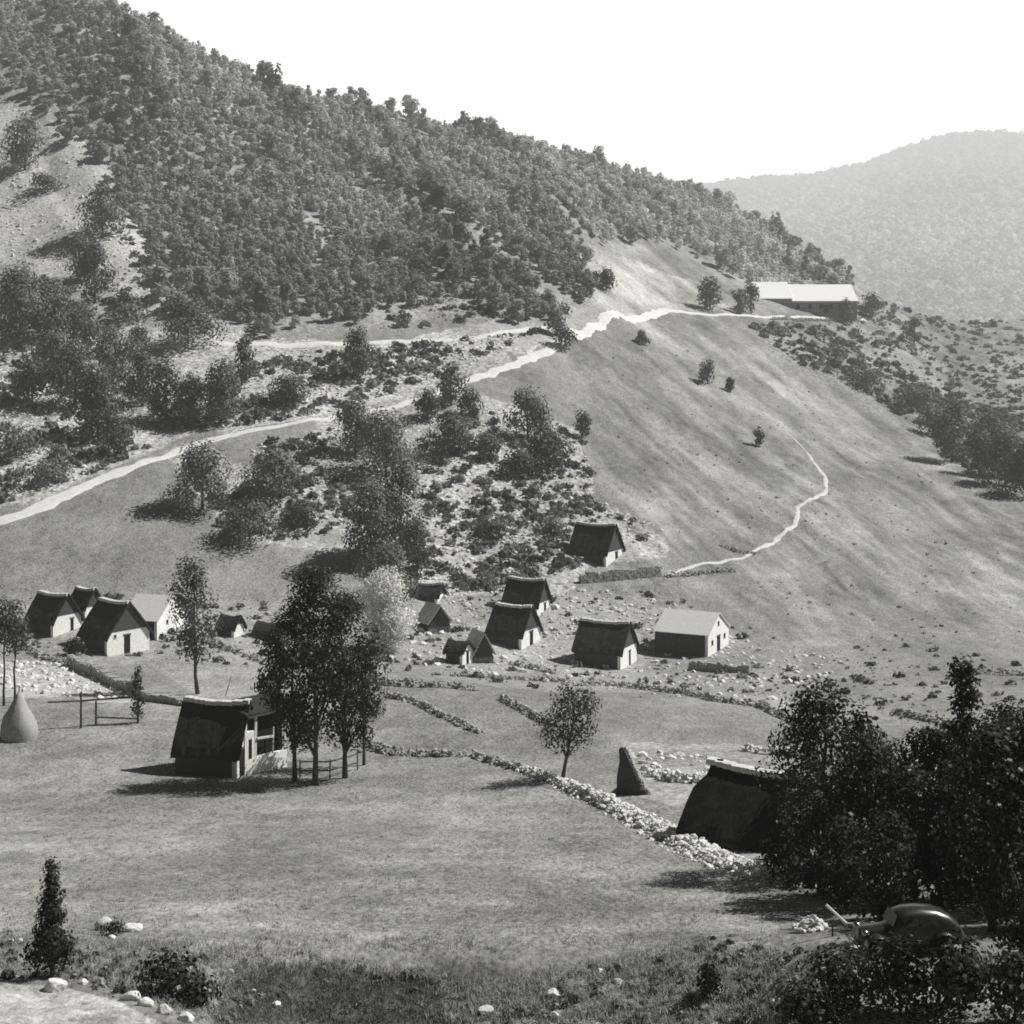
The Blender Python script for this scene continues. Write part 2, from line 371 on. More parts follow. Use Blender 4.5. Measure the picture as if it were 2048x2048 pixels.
# worn streaks down the spur meadow, and painted light and shade on the near bank
def streak(line, w, k):
    d = dist_line(PX + wob * .35, PY + wob * .25, line)
    g = np.exp(-(d / w) ** 2) * seen
    tone[...] = tone * (1 + (k - 1) * g)
for l, w, k in [
    ([(1150,690),(1290,790),(1400,860),(1560,960)], 16, .74), ([(1230,800),(1310,885),(1360,930)], 4, .6), ([(1290,800),(1420,900),(1520,960)], 9, .75),
    ([(1590,880),(1720,960),(1850,1040),(2060,1160)], 12, .78), ([(1590,1070),(1650,1130),(1690,1180)], 4, .62), ([(1680,1110),(1770,1190),(1860,1240)], 13, .76),
    ([(1290,650),(1450,760),(1600,870),(1760,1000),(2050,1170)], 18, 1.22), ([(1600,980),(1700,1060),(1850,1150),(2050,1230)], 26, 1.15),
    ([(1330,640),(1480,720),(1640,830),(1800,960)], 14, 1.18), ([(1480,760),(1640,880),(1800,1000)], 7, .8), ([(1800,1080),(1930,1150),(2060,1190)], 10, .78),
    ([(1400,700),(1520,800),(1600,860)], 8, .82), ([(1480,900),(1560,960),(1640,990)], 10, .8),
    ([(0,1700),(400,1640),(900,1680),(1250,1700)], 45, 1.06), ([(0,1585),(300,1590),(700,1600)], 12, .9), ([(200,1770),(500,1760),(760,1790)], 30, .86),
    ([(300,1830),(600,1850),(900,1868),(1200,1890)], 28, 1.2), ([(880,1935),(1050,1950),(1200,1925),(1330,1930)], 30, .72), ([(1100,1800),(1300,1840),(1400,1920)], 40, .82), ([(1400,1880),(1450,1960),(1500,2040)], 18, .45)]:  # near bank: bright crest and dark foot, its light painted into the tone
    streak(l, w, k)
tone *= .91 * (1 + .34 * fbm(XX / 11, DD / 16, 77, 4))
spur = np.clip((PX - 1120) / 160, 0, 1) * np.clip((1330 - PY) / 120, 0, 1) * seen
tone *= 1 + spur * (.6 * fbm((PX * .79 + PY * .61 + wob * .5) / 120, (-PX * .61 + PY * .79 + wob * .4) / 13, 88, 4) + .38 * fbm(XX / 5, DD / 8, 66, 4))
low = np.clip((PY - 1380) / 80, 0, 1)
tone *= 1 + .4 * low * fbm(PX / 190, PY / 17, 99, 4)
soft = tone.copy()
nr, nc = PX.shape
V = np.stack([XX, DD, ZZ], 2).reshape(-1, 3)
idx = np.arange(nr * nc).reshape(nr, nc)
Q = np.stack([idx[:-1, :-1], idx[:-1, 1:], idx[1:, 1:], idx[1:, :-1]], 2).reshape(-1, 4)
def grid_obj(name, V, Q, mat, attrs):
    me = bpy.data.meshes.new(name)
    me.vertices.add(len(V)); me.vertices.foreach_set('co', V.astype(np.float32).ravel())
    me.loops.add(Q.size); me.loops.foreach_set('vertex_index', Q.astype(np.int32).ravel())
    me.polygons.add(len(Q)); me.polygons.foreach_set('loop_start', np.arange(0, Q.size, 4, dtype=np.int32))
    me.update(calc_edges=True); me.polygons.foreach_set('use_smooth', np.ones(len(Q), bool))
    for k, v in attrs.items():
        a = me.attributes.new(k, 'FLOAT', 'POINT'); a.data.foreach_set('value', np.ascontiguousarray(v, np.float32).ravel())
    return obj(name, me, mat)
tag(grid_obj('hillside', V, Q, M['ground'], {'tone': tone, 'rocky': rocky}), 'grassy and rocky mountainside with hay meadows around the hamlet', None, None, 'structure')

# far hill across the valley
fpx = np.arange(1250, 2700, 5.0); fd = np.linspace(900, 2500, 150)
FX, FD = np.meshgrid(fpx, fd)
sil = np.interp(fpx, [1250,1350,1400,1430,1530,1620,1720,1800,1870,1950,2048,2300,2700], [392,380,372,368,356,352,332,302,278,266,266,256,300])
zr = 2000 * (HZ - sil) / F
prof = np.interp(fd, [900, 1100, 1500, 2000, 2500], [-60, -20, .42, 1, .75])
def far_z(px, d):
    zz = np.interp(px, fpx, zr)
    p = np.interp(d, [900, 1150, 1500, 2000, 2500], [-.35, -.1, .38, 1, .7])
    x = d * (px - 1024) / F
    return zz * p + 16 * fbm(x / 160, d / 160, 55, 4) * np.clip((2000 - d) / 500, .1, 1)
FZ = far_z(FX, FD); FV = np.stack([FD * (FX - 1024) / F, FD, FZ], 2).reshape(-1, 3)
fi = np.arange(FX.size).reshape(FX.shape); FQ = np.stack([fi[:-1, :-1], fi[:-1, 1:], fi[1:, 1:], fi[1:, :-1]], 2).reshape(-1, 4)
tag(grid_obj('distant_hill', FV, FQ, M['far'], {'tone': np.full(FX.shape, .38), 'rocky': np.full(FX.shape, .4)}), 'pale wooded hill in the distance', None, None, 'structure')

# ------------------------------------------------------------------ roads and paths
def strip(name, line, widths, mat, label, lift=.10, step=1.2, rag=.42, n=7, close_crop=False):
    pts_ = [hit(*p) for p in line]
    seg = [(b - a).length for a, b in zip(pts_[:-1], pts_[1:])]; tot = sum(seg); N = max(int(tot / step), 4)
    cum = np.concatenate([[0], np.cumsum(seg)]); s = np.linspace(0, tot, N)
    arr = np.array([tuple(p) for p in pts_]); c = np.stack([np.interp(s, cum, arr[:, k]) for k in range(3)], 1)
    for _ in range(3): c[1:-1] = (c[:-2] + 2 * c[1:-1] + c[2:]) / 4
    w = np.interp(s, cum, widths)
    Vv = []; Fs = []
    for i in range(N):
        t = c[min(i + 1, N - 1)] - c[max(i - 1, 0)]; t = t / (np.hypot(t[0], t[1]) + 1e-6); nx, ny = -t[1], t[0]
        wl = w[i] * (1 + rag * 2.4 * float(fbm(np.array(s[i] / 3.2), np.array(1.3), 8, 3))) / 2; wr = w[i] * (1 + rag * 2.4 * float(fbm(np.array(s[i] / 3.2), np.array(7.7), 9, 3))) / 2
        for k in range(n):
            f = -wl + (wl + wr) * k / (n - 1); x, y = c[i, 0] + nx * f, c[i, 1] + ny * f
            Vv.append((x, y, gz(x, y) + lift * (1 if 0 < k < n - 1 else -.8)))
    for i in range(N - 1):
        for k in range(n - 1): Fs.append((i*n+k, i*n+k+1, (i+1)*n+k+1, (i+1)*n+k))
    o = obj(name, raw_mesh(name, Vv, Fs, True), mat); tag(o, label, None, None, 'structure'); return o
strip('mountain_road', [(-80,1062),(0,1040),(60,1024),(160,978),(250,938),(320,917),(400,884),(470,870),(560,853),(640,840),(720,828),(860,792),(930,765),(1000,741),(1100,697),(1170,664),(1250,632)], [3.6,3.6,3.6,3.4,2.6,2.2,2.4,2.2,1.6,1.6,1.8,2.2,2.8,3,3,3.2,3.2], M['path'], 'pale unmade road climbing across the rocky slope')
strip('terrace_road', [(1240,634),(1330,620),(1450,629),(1540,634),(1640,636),(1730,640)], [3.5,3,2,2,2,2], M['path'], 'level pale road leading to the long white-roofed building', rag=.15)
strip('upper_track', [(-60,700),(30,688),(210,692),(380,690),(560,692),(690,690),(860,682),(960,674),(1050,660),(1150,662)], [3,3,2.5,2.6,3.2,3,2,2,2.4,2.4], M['path'], 'upper track running along the foot of the wood')
strip('footpath', [(1330,1150),(1400,1127),(1490,1115),(1550,1082),(1590,1052),(1598,1015),(1625,998),(1655,984),(1650,955),(1610,900),(1560,850)], [.8,.9,.9,1.1,1.0,1.1,1.0,1.0,.9,.6,.4], M['foot'], 'narrow zigzag footpath crossing the spur meadow', lift=.06, step=.6, rag=.5, n=5)
strip('cart_track', [(1060,1552),(1150,1578),(1250,1622),(1350,1672),(1450,1720),(1560,1765),(1700,1830),(1900,1895),(2150,1900)], [2.2,2.4,2.6,2.6,2.6,3,3.4,3.6,3.6], M['earth'], 'cart track beside the ruined stone wall', lift=.05)

# ------------------------------------------------------------------ vegetation
def leaf_quads(C, Nrm, size, aspect=1.0, r=rng):
    n_ = len(C)
    Nrm = Nrm / (np.linalg.norm(Nrm, axis=1, keepdims=True) + 1e-9)
    t = r.normal(size=(n_, 3)); t -= (t * Nrm).sum(1, keepdims=True) * Nrm; t /= np.linalg.norm(t, axis=1, keepdims=True) + 1e-9
    b = np.cross(Nrm, t); s = np.asarray(size).reshape(-1, 1) * .5
    out = np.empty((n_, 4, 3))
    out[:, 0] = C - t * s; out[:, 1] = C - b * s * aspect * .8; out[:, 2] = C + t * s; out[:, 3] = C + b * s * aspect * .8
    return out.reshape(-1, 3)
def sphere_dirs(n_, r=rng):
    d = r.normal(size=(n_, 3)); return d / np.linalg.norm(d, axis=1, keepdims=True)
def crown(h, w, n_leaf, leaf, shape='round', base=.2, clumps=14, seed=0, gap=.0, lean=(0, 0), fuzz=.27, cs=1.0):
    """leaf quads of a crown standing on z=0, total height h, width w; base = share of bare trunk"""
    r = np.random.default_rng(seed)
    Cs = []; Rs = []
    z0 = h * base; hh = h - z0
    for i in range(clumps):
        f = (i + r.uniform(0, 1)) / clumps
        if shape == 'round': rad = math.sin(PI * min(max(.12 + .83 * f, 0), 1)) ** .7
        elif shape == 'cone': rad = (1 - f) ** .8 * .95 + .06
        elif shape == 'column': rad = .55 + .4 * math.sin(PI * f) - .35 * f
        elif shape == 'bush': rad = math.cos(f * PI / 2) ** .45
        elif shape == 'open': rad = (.45 + .6 * f) * (1 if f < .75 else .75)
        else: rad = .8
        cr = cs * w * (.20 + .14 * r.uniform()) * (1.0 if shape != 'cone' else .9 * (1 - .5 * f))
        if shape == 'open': cr *= .78
        rr = max(rad * w / 2 - cr * .6, 0) * math.sqrt(r.uniform(.1, 1)); a = r.uniform(0, 2 * PI)
        Cs.append((rr * math.cos(a) + lean[0] * f * h, rr * math.sin(a) + lean[1] * f * h, z0 + cr * .6 + f * max(hh - 1.5 * cr, .1))); Rs.append(cr)
    Cs = np.array(Cs); Rs = np.array(Rs)
    pr = Rs ** 2 / (Rs ** 2).sum(); k = r.choice(len(Cs), n_leaf, p=pr)
    d = sphere_dirs(n_leaf, r); rad = 1.0 - .55 * r.uniform(size=n_leaf) ** 2.2 + .28 * (r.uniform(size=n_leaf) < .16) * r.uniform(size=n_leaf)
    pos = Cs[k] + d * (Rs[k] * rad)[:, None] * np.array([1, 1, .85])
    oc = pos - np.array([lean[0] * h * .5, lean[1] * h * .5, z0 + hh * .4]); oc /= np.linalg.norm(oc, axis=1, keepdims=True) + 1e-6
    nrm = d * .75 + oc * .45 + r.normal(size=d.shape) * fuzz + np.array([0, 0, .12])
    ln = leaf * r.uniform(.6, 1.4, n_leaf)
    if h == 1.0:
        for _ in range(3):
            dd = np.sqrt(((pos[:, None] - pos[None]) ** 2).sum(2)); dd[np.arange(len(pos)), np.arange(len(pos))] = 9
            ok_ = np.sort(dd, 1)[:, 4] < leaf * .85; pos, nrm, ln, k, rad = pos[ok_], nrm[ok_], ln[ok_], k[ok_], rad[ok_]
    Vq = leaf_quads(pos, nrm, ln, r=r)
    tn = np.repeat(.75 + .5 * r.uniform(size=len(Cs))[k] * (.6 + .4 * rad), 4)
    return Vq, tn, Cs, Rs
def trunk_mb(h, r0, base, Cs, seed=0, lean=(0, 0), limbs=5, sink=.5):
    rd = random.Random(seed); mb = MB()
    top = h * .8; path = []; rad = []
    for i in range(6):
        f = i / 5; path.append((lean[0] * f * h + rd.uniform(-.03, .03) * h * f, lean[1] * f * h + rd.uniform(-.03, .03) * h * f, -sink + (top + sink) * f)); rad.append(r0 * (1.25 if i == 0 else 1) * (1 - .8 * f) + .015)
    mb.tube(path, rad, 7)
    ids = list(range(len(Cs))); rd.shuffle(ids)
    for i in ids[:limbs]:
        c = Cs[i]; zs = max(min(c[2] - .22 * h, top * .9), base * h * .8); f = min(max((zs + sink) / (top + sink), 0), .95)
        j = int(f * 5); g = f * 5 - j; a = Vector(path[j]).lerp(Vector(path[min(j + 1, 5)]), g); cc = Vector(c)
        mid = a.lerp(cc, .5) + Vector((0, 0, .04 * h)); rr = r0 * (1 - .8 * f) * .55 + .01
        mb.tube([a, mid, cc], [rr, rr * .6, rr * .25], 5)
    return mb

def make_tree(px, py, hpx, wpx, label, name='broadleaf_tree', shape='round', mat='leaf_dark', base=.15, dens=1.0, leaf=None, clumps=14, cat='tree', seed=None, lean=(0, 0), back=0.0, group=None, limbs=5, tr=None, fuzz=.27, cs=1.0):
    p = hit(px, py, back); s = F / p.y; h = hpx / s; w = wpx / s
    seed = seed if seed is not None else int(px * 7 + py)
    leaf = leaf or max(.15, 5.6 / s)
    n_ = int(min(max(dens * 6.5 * (h * (1 - base)) * w / leaf ** 2, 250), 22000))
    Vq, tn, Cs, Rs = crown(h, w, n_, leaf, shape, base, clumps, seed, lean=lean, fuzz=fuzz, cs=cs)
    t = empty(name, p); tag(t, label, cat, group)
    obj('crown', quads_mesh('crown', Vq, tn), M[mat], t)
    r0 = tr or max(.05, min(h * .02, .28))
    trunk_mb(h, r0, base, Cs, seed, lean, limbs).build('trunk', M['bark'], t, True)
    return t

# ---- individual trees of the middle slope (bearing, foot row, height, width in reference pixels)
SLOPE = [
 (50,335,110,80,'small dark tree high at the left edge in the pale clearing'),
 (95,378,38,70,'low dark bush in the pale clearing near the left edge'),
 (205,470,110,90,'dark tree at the lower edge of the pale clearing, left of the wood'),
 (190,600,120,70,'dark tree on the rocky rib below the pale clearing'),
 (160,560,90,60,'dark tree beside a bright bare patch below the clearing'),
 (40,690,165,140,'dark rounded tree at the left edge above the upper track'),
 (112,680,125,95,'dark tree second from the left edge, just above the upper track'),
 (110,745,90,95,'dark low tree below the track, left of the dark descending clump'),
 (150,805,130,110,'dark tree at the upper end of the clump descending to the road at left'),
 (196,872,140,112,'large dark tree in the middle of the clump descending to the road at left'),
 (64,800,90,84,'dark low tree left of the dark descending clump, near the edge'),
 (250,640,70,80,'dark tree at the edge of the wood above the upper track at left'),
 (170,700,100,90,'dark tree right of the second tree from the left edge'),
 (230,760,110,84,'dark tree between the descending clump and the paired trees'),
 (30,905,50,110,'low dark bush on the rocks above the road at the left edge'),
 (90,960,44,90,'low dark bush just above the road at left'),
 (236,908,80,62,'small dark tree at the lower tip of the clump nearest the pale road'),
 (285,808,112,90,'dark tree left of the paired trees between track and road'),
 (332,838,122,90,'dark tree left of a pale gap, between upper track and road'),
 (385,842,100,70,'narrow dark tree between two broader ones above the road'),
 (442,842,128,88,'broad dark tree right of the pale gap above the road'),
 (275,705,64,60,'small dark tree standing on the upper track at left'),
 (376,684,98,130,'wide dark bushy tree just above the upper track'),
 (490,760,90,50,'slim dark tree right of the broad one, below the upper track'),
 (577,808,68,92,'low wide dark bush alone on the rocks above the road'),
 (716,750,100,62,'dark tree with a long shadow at the end of the bright stretch of upper track'),
 (405,1014,138,122,'big dark tree just under the road at the top corner of the left meadow'),
 (547,992,98,112,'wide dark tree right of the meadow corner, below the road'),
 (500,1078,88,116,'round dark tree at the lower edge of the left meadow'),
 (608,1047,54,66,'small round dark bush right of the round meadow-edge tree'),
 (712,905,120,92,'dark tree under the road, left half of the broad pair at the centre'),
 (772,948,136,128,'dark tree under the road, right half of the broad pair at the centre'),
 (855,836,66,58,'small dark tree at the road edge casting a pointed shadow'),
 (902,806,84,62,'dark tree hiding the road where it reappears'),
 (938,830,62,52,'small dark tree just right of the one hiding the road'),
 (900,905,88,96,'dark round tree below the road among the scattered central trees'),
 (976,915,58,62,'small dark bushy tree left of the large tree above the hamlet'),
 (1055,874,104,98,'large dark tree highest of the group at the edge of the right meadow'),
 (1095,940,90,112,'broad dark tree below the large one at the meadow edge'),
 (1036,948,62,72,'low dark tree beneath the group at the edge of the meadow'),
 (1163,870,54,38,'small slim dark tree standing apart at the meadow edge'),
 (742,1135,172,112,'tall dark tree left in the dense strip above the big foreground trees'),
 (802,1108,195,98,'tallest dark tree in the dense strip above the hamlet'),
 (834,1148,112,62,'dark tree right in the dense strip, above the low hut roof'),
 (772,1198,118,122,'dark tree at the foot of the dense strip behind the pale tree'),
 (982,1068,44,76,'low dark bush on the stony slope left of the uppermost thatched house'),
 (1100,1058,32,72,'flat dark bush left behind the uppermost thatched house'),
 (1212,577,54,48,'small round tree alone on pale ground at the bend of the road'),
 (1420,614,74,60,'dark round tree on the pale slope left of the long white roof'),
 (1478,622,56,42,'small tree between the round tree and the long white roof'),
 (1502,622,66,40,'dark tree touching the left end of the long building'),
 (1415,762,54,40,'lone small tree in the upper spur meadow'),
 (1461,778,32,26,'little bush below the lone small tree in the spur meadow'),
 (1517,888,42,30,'small leaning dark bush in the middle of the spur meadow'),
 (1120,688,48,54,'small sprawling bush on the pale gravel beside the road bend'),
 (1285,682,30,28,'tiny bush just below the road bend'),
 (1690,640,54,34,'small tree behind the right end of the long building'),
 (1745,632,60,50,'tree just right of the long building'),
 (1725,772,44,98,'low dark thicket tree at the upper end of the ravine'),
 (1832,812,54,92,'low dark tree midway down the ravine'),
 (1828,684,62,32,'slim dark tree alone above the ravine'),
 (1905,918,132,88,'dark tall tree on the left side of the ravine'),
 (1958,944,98,92,'dark tree low in the ravine casting a pointed shadow'),
 (2010,968,128,110,'big dark tree at the right edge in the ravine'),
 (2052,990,120,110,'dark tree cut by the right edge at the foot of the ravine'),
 (1985,886,76,96,'dark tree higher in the ravine beside the right edge'),
 (1868,868,66,80,'dark bush in the ravine above the tall left tree'),
]
for i, (px, py, h, w, lab) in enumerate(SLOPE):
    small = h < 70
    make_tree(px, py + 5, h * (1.1 if px < 1180 else 1), w * (1.22 if px < 1180 else 1.08), lab, 'bush' if small and w > h * .9 else 'broadleaf_tree', 'bush' if h < w * 1.25 else 'round', 'leaf_slope', base=.0, dens=.85, clumps=20 if not small else 8, cs=.8 if not small else 1.0, cat='bush' if small and w > h * .9 else 'tree', group='trees and bushes scattered over the middle slope', limbs=3)

# ---- trees around the hamlet and in the foreground
make_tree(396, 1388, 290, 155, 'tall slender tree with thin forked top behind the left end of the big barn', 'slender_tree', 'column', 'leaf_mid', base=.22, dens=.45, clumps=40, tr=.2, lean=(-.06, 0), cs=.62, limbs=12)
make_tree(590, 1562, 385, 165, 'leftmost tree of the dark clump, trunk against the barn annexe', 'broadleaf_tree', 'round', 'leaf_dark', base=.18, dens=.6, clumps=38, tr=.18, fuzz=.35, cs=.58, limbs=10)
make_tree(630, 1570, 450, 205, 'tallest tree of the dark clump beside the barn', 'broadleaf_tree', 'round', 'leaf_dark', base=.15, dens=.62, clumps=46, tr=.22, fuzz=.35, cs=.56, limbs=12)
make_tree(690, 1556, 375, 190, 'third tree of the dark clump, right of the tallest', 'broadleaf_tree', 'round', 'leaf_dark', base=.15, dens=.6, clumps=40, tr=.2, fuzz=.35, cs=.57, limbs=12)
make_tree(728, 1530, 270, 95, 'short rightmost tree of the dark clump beside the barn', 'broadleaf_tree', 'round', 'leaf_mid', base=.3, dens=.6, clumps=14, tr=.12)
make_tree(556, 1480, 235, 100, 'dark bushy tree at the left foot of the clump, behind the barn annexe', 'broadleaf_tree', 'round', 'leaf_dark', base=.12, dens=.7, clumps=26, cs=.65, fuzz=.35)
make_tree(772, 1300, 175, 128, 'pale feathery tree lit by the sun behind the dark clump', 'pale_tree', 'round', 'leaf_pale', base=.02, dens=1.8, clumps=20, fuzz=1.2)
make_tree(1124, 1556, 196, 150, 'lone open-crowned tree leaning beside the meadow wall', 'open_crowned_tree', 'round', 'leaf_mid', base=.25, dens=.5, clumps=30, tr=.15, lean=(.13, .02), cs=.6, limbs=12)
make_tree(276, 1446, 118, 44, 'small bare-topped bush growing at the rail fence', 'bush', 'column', 'leaf_mid', base=.05, dens=.5, cat='bush')
make_tree(8, 1412, 232, 90, 'thin-trunked tree cut by the left edge above the haystack', 'thin_trunked_tree', 'round', 'leaf_mid', base=.45, dens=.45, clumps=10, tr=.12)
make_tree(30, 1405, 215, 84, 'thin-trunked tree just right of the one cut by the left edge', 'thin_trunked_tree', 'round', 'leaf_mid', base=.45, dens=.45, clumps=10, tr=.12)
make_tree(104, 1958, 250, 118, 'dark ragged juniper standing at the edge of the lower track', 'juniper', 'cone', 'needle', base=.02, dens=1.0, clumps=46, leaf=.12)
make_tree(150, 1310, 40, 46, 'low dark bush beside the big thatched house at left', 'bush', 'bush', 'leaf_dark', base=.02, cat='bush')
RIGHT = [
 (1650,1745,400,290,'dark tall tree in front of the big thatched roof at right','round',.12,1.0),
 (1722,1742,330,130,'thin dark tree with a pale trunk right of the tall one','round',.35,.7),
 (1585,1715,150,110,'small dark tree hugging the right end of the big thatched roof','round',.05,.8),
 (1925,1770,470,150,'tallest dark tree at right with a narrow top','column',.15,1.0),
 (1850,1770,330,210,'broad dark tree left of the narrow-topped one','round',.12,1.0),
 (2000,1790,360,190,'dark tree right of the narrow-topped one','round',.10,1.0),
 (2062,1770,330,170,'dark tree cut by the right edge at mid height','round',.1,.9),
 (1790,1730,210,130,'low dark tree filling the gap behind the parked car','round',.08,.9),
 (2000,1835,400,230,'dark leafy tree overhanging the track behind the parked car','round',.08,.9),
 (2045,1930,250,170,'dark tree at the right edge beside the parked car','round',.05,.9),
 (1620,1690,200,130,'dark tree between the big thatched roof and the tall tree in front','round',.05,.9),
 (1900,1690,260,230,'dark dense tree farther back behind the narrow-topped tree','round',.03,.9),
 (2010,1640,250,200,'dense dark tree farthest back at the right edge','round',.03,.9),
 (1780,1660,190,170,'dark low tree behind the thin tree with the pale trunk','round',.03,.8),
 (2150,1965,640,210,'added unseen slender tree just outside the right edge, blocking sun level with the car','column',.5,1.0),  # unseen tree, added to shade the ground left of the car
 (2090,1850,470,220,'tall dark tree at the right edge behind the car','round',.02,1.0),
 (1915,1800,300,200,'dark tree just behind the roof of the car','round',.03,1.0),
 (2190,1800,520,260,'added unseen tree beyond the right edge, blocking sun near the car','round',.03,1.0),  # unseen, added to keep sun off the car
 (2330,1790,620,380,'added unseen very tall tree outside the right edge, blocking sun behind the car','round',.02,.6),  # unseen sun blocker added behind the car
 (2230,1690,520,330,'added unseen tree outside the right edge, blocking sun from the track','round',.02,.7),  # unseen, added to shade the track
 (2330,1620,480,330,'added unseen tree outside the right edge, farthest back, blocking sun','round',.02,.7),  # unseen, added for shade farther back
 (1700,1800,110,150,'added dark bush, in place of ground shadow, between the pale-trunked tree and the slanting pole','bush',.0,.9),  # added bush where the ground is only in shadow
 (1880,1810,150,200,'dark undergrowth bush behind the car, below the narrow-topped tree','bush',.0,.9),
 (1985,1862,420,230,'dark tree behind the tail of the car','round',.03,1.0),
 (2120,1845,430,230,'dark tree straddling the right edge near the car','round',.03,1.0),
 (1640,1792,220,190,'added dark tree, in place of ground shadow, above the stone heap','round',.03,.9),  # added tree where there is only shadow on the ground
 (1580,1775,150,150,'added dark bush, in place of ground shadow, at the end of the meadow edge','bush',.0,.9),  # added bush, fills in for ground shadow
 (1690,1822,200,170,'added dark tree, in place of ground shadow, left of the car bonnet','round',.05,.9),  # added tree, takes the place of ground shadow
 (1770,1838,230,170,'dark tree over the bonnet of the car','round',.1,.9),
 (1760,1850,90,150,'dark undergrowth bush just behind the bonnet of the car','bush',.0,.9),
 (1650,1790,70,130,'added dark bush, in place of ground shadow, behind the slanting pole','bush',.0,.9),  # added bush in place of shadow on the ground
 (1735,1795,330,250,'dark tree on the near side of the pale-trunked tree','round',.1,1.0),
 (1830,1800,280,220,'dark tree behind the windscreen of the car','round',.06,1.0),
 (1600,1760,90,120,'added dark bush, in place of ground shadow, at the end of the tumbledown wall','bush',.0,.9),  # added bush, stands for shadowed ground
]
for px, py, h, w, lab, sh, b_, de in RIGHT:
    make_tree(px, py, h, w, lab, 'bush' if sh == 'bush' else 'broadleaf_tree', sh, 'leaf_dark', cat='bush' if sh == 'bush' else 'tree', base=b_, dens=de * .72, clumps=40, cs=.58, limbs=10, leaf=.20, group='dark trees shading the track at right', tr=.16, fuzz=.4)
NEARB = [
 (1690,2010,128,220,'dark leafy bush below the parked car at left'),(1800,2030,168,210,'dark leafy bush below the middle of the parked car'),
 (1920,2035,182,200,'dark leafy bush below the rear of the parked car'),(2030,2040,160,150,'dark bush in the bottom right corner'),
 (1580,2020,80,130,'greyish bush on the bank at the bottom, left of the dark ones'),(1620,2060,110,150,'dark bush at the bottom edge under the bank'),
 (1420,1990,70,70,'small dark shrub in the hollow of the meadow bank'),(330,1990,85,180,'dark spreading bush on the bank above the lower track'),
 (400,2010,60,120,'low dark bush right of the spreading one above the lower track'),(225,1870,30,60,'dark low shrub standing in for the dark hollow under the two white rocks'),  # the low shrub takes the place of a dark hollow under the rocks
]
for px, py, h, w, lab in NEARB:
    make_tree(px, py, h, w, lab, 'bush', 'bush', 'scrub' if px in (1580,) else 'leaf_dark', base=.0, dens=.9, clumps=16, leaf=.16 if h > 40 else .1, cat='bush', limbs=3, tr=.04)

# ---- the wood on the hillside
WOOD = [(-60,-120),(250,-120),(290,30),(480,115),(640,165),(820,215),(1000,265),(1130,290),(1290,340),(1420,395),(1540,480),(1660,555),(1770,600),(1775,640),(1700,612),(1600,585),(1540,560),(1440,520),(1340,470),(1230,465),(1165,510),(1180,600),(1120,640),(1040,620),(940,640),(840,610),(760,600),(690,640),(600,600),(560,660),(480,640),(400,660),(330,625),(260,500),(190,410),(240,350),(60,195),(-60,130)]
CLEAR = [[(560,405),(655,430),(690,530),(600,460)],[(970,390),(1085,440),(1085,475),(1000,430)],[(850,570),(960,560),(1000,640),(800,650)],[(1160,480),(1260,470),(1240,660),(1160,640)],[(230,470),(330,560),(300,640)]]
def in_wood(px, py):
    ok = in_poly(px, py, WOOD)
    for c in CLEAR: ok &= ~in_poly(px, py, c)
    return ok
protos = []
for k in range(9):
    hh = 1.0
    Vq, tn, Cs, Rs = crown(1.0, [.95,.8,1.1,.7,.9,1.0,.6,.85,.75][k], 400, .13, ['bush','round','bush','round','bush','bush','cone','round','bush'][k], .0, 11, 100 + k)
    protos.append((Vq, tn))
cand = []
lo, hi = 300, 640
tries = 60000
def gully(x, y, seed):
    return fbm((x * .85 + y * .53) / 15, (x * .53 - y * .85) / 75, seed, 4)
cx = rng.uniform(-60, 1700, tries); cd = lo + (hi - lo) * rng.uniform(0, 1, tries) ** .8
cz = np.array([gz(d * (p - 1024) / F, d) for p, d in zip(cx, cd)]); cpy = HZ - F * cz / cd
dr = np.interp(cx, ridge_px, ridge_d)
ok = in_wood(cx + rng.normal(0, 14, tries), cpy + rng.normal(0, 12, tries)) & (cd < dr + 16)
cX = cd * (cx - 1024) / F
gl = gully(cX, cd, 91)
ok &= (gl > -.22 + rng.uniform(-.12, .12, tries)) | (cd > dr - 45)
cand = np.stack([cX, cd, cz], 1)[ok]; cpx = cx[ok]; gg = gully(cX, cd, 61)[ok]
cell = {}
keep = []
for i, p in enumerate(cand):
    big = .35 + 1.35 * np.clip(gg[i] + .35, 0, 1)
    sz = (3.2 + 6.6 * rng.uniform() ** 2.0 * big) * float(np.interp(p[1], [330, 500], [1.15, .95]))
    gx, gy = int(p[0] // 7), int(p[1] // 7); bad = False
    for a in (-1, 0, 1):
        for b in (-1, 0, 1):
            for (q, s2) in cell.get((gx + a, gy + b), ()):
                if (q[0] - p[0]) ** 2 + (q[1] - p[1]) ** 2 < (.215 * (sz + s2)) ** 2: bad = True; break
            if bad: break
        if bad: break
    if bad: continue
    cell.setdefault((gx, gy), []).append((p, sz)); keep.append((p, sz, cpx[i], gg[i]))
keep.sort(key=lambda k: k[0][1])
NIND = 225
meshes = []
for k, (Vq, tn) in enumerate(protos):
    me = quads_mesh('broadleaf_tree', Vq, tn); me.materials.append(M['leaf_forest']); meshes.append(me)
REG = [(450, 'bushy tree along the lower left edge of the wood, above the rocky clearing', 'trees of the lower left edge of the wood'),
       (850, 'bushy tree along the lower middle edge of the wood, above the upper track', 'trees of the lower middle edge of the wood'),
       (1150, 'bushy tree along the lower edge of the wood just left of the pale gravel', 'trees of the lower edge of the wood by the gravel'),
       (9999, 'bushy tree where the wood thins out above the spur meadow', 'trees where the wood thins above the spur')]
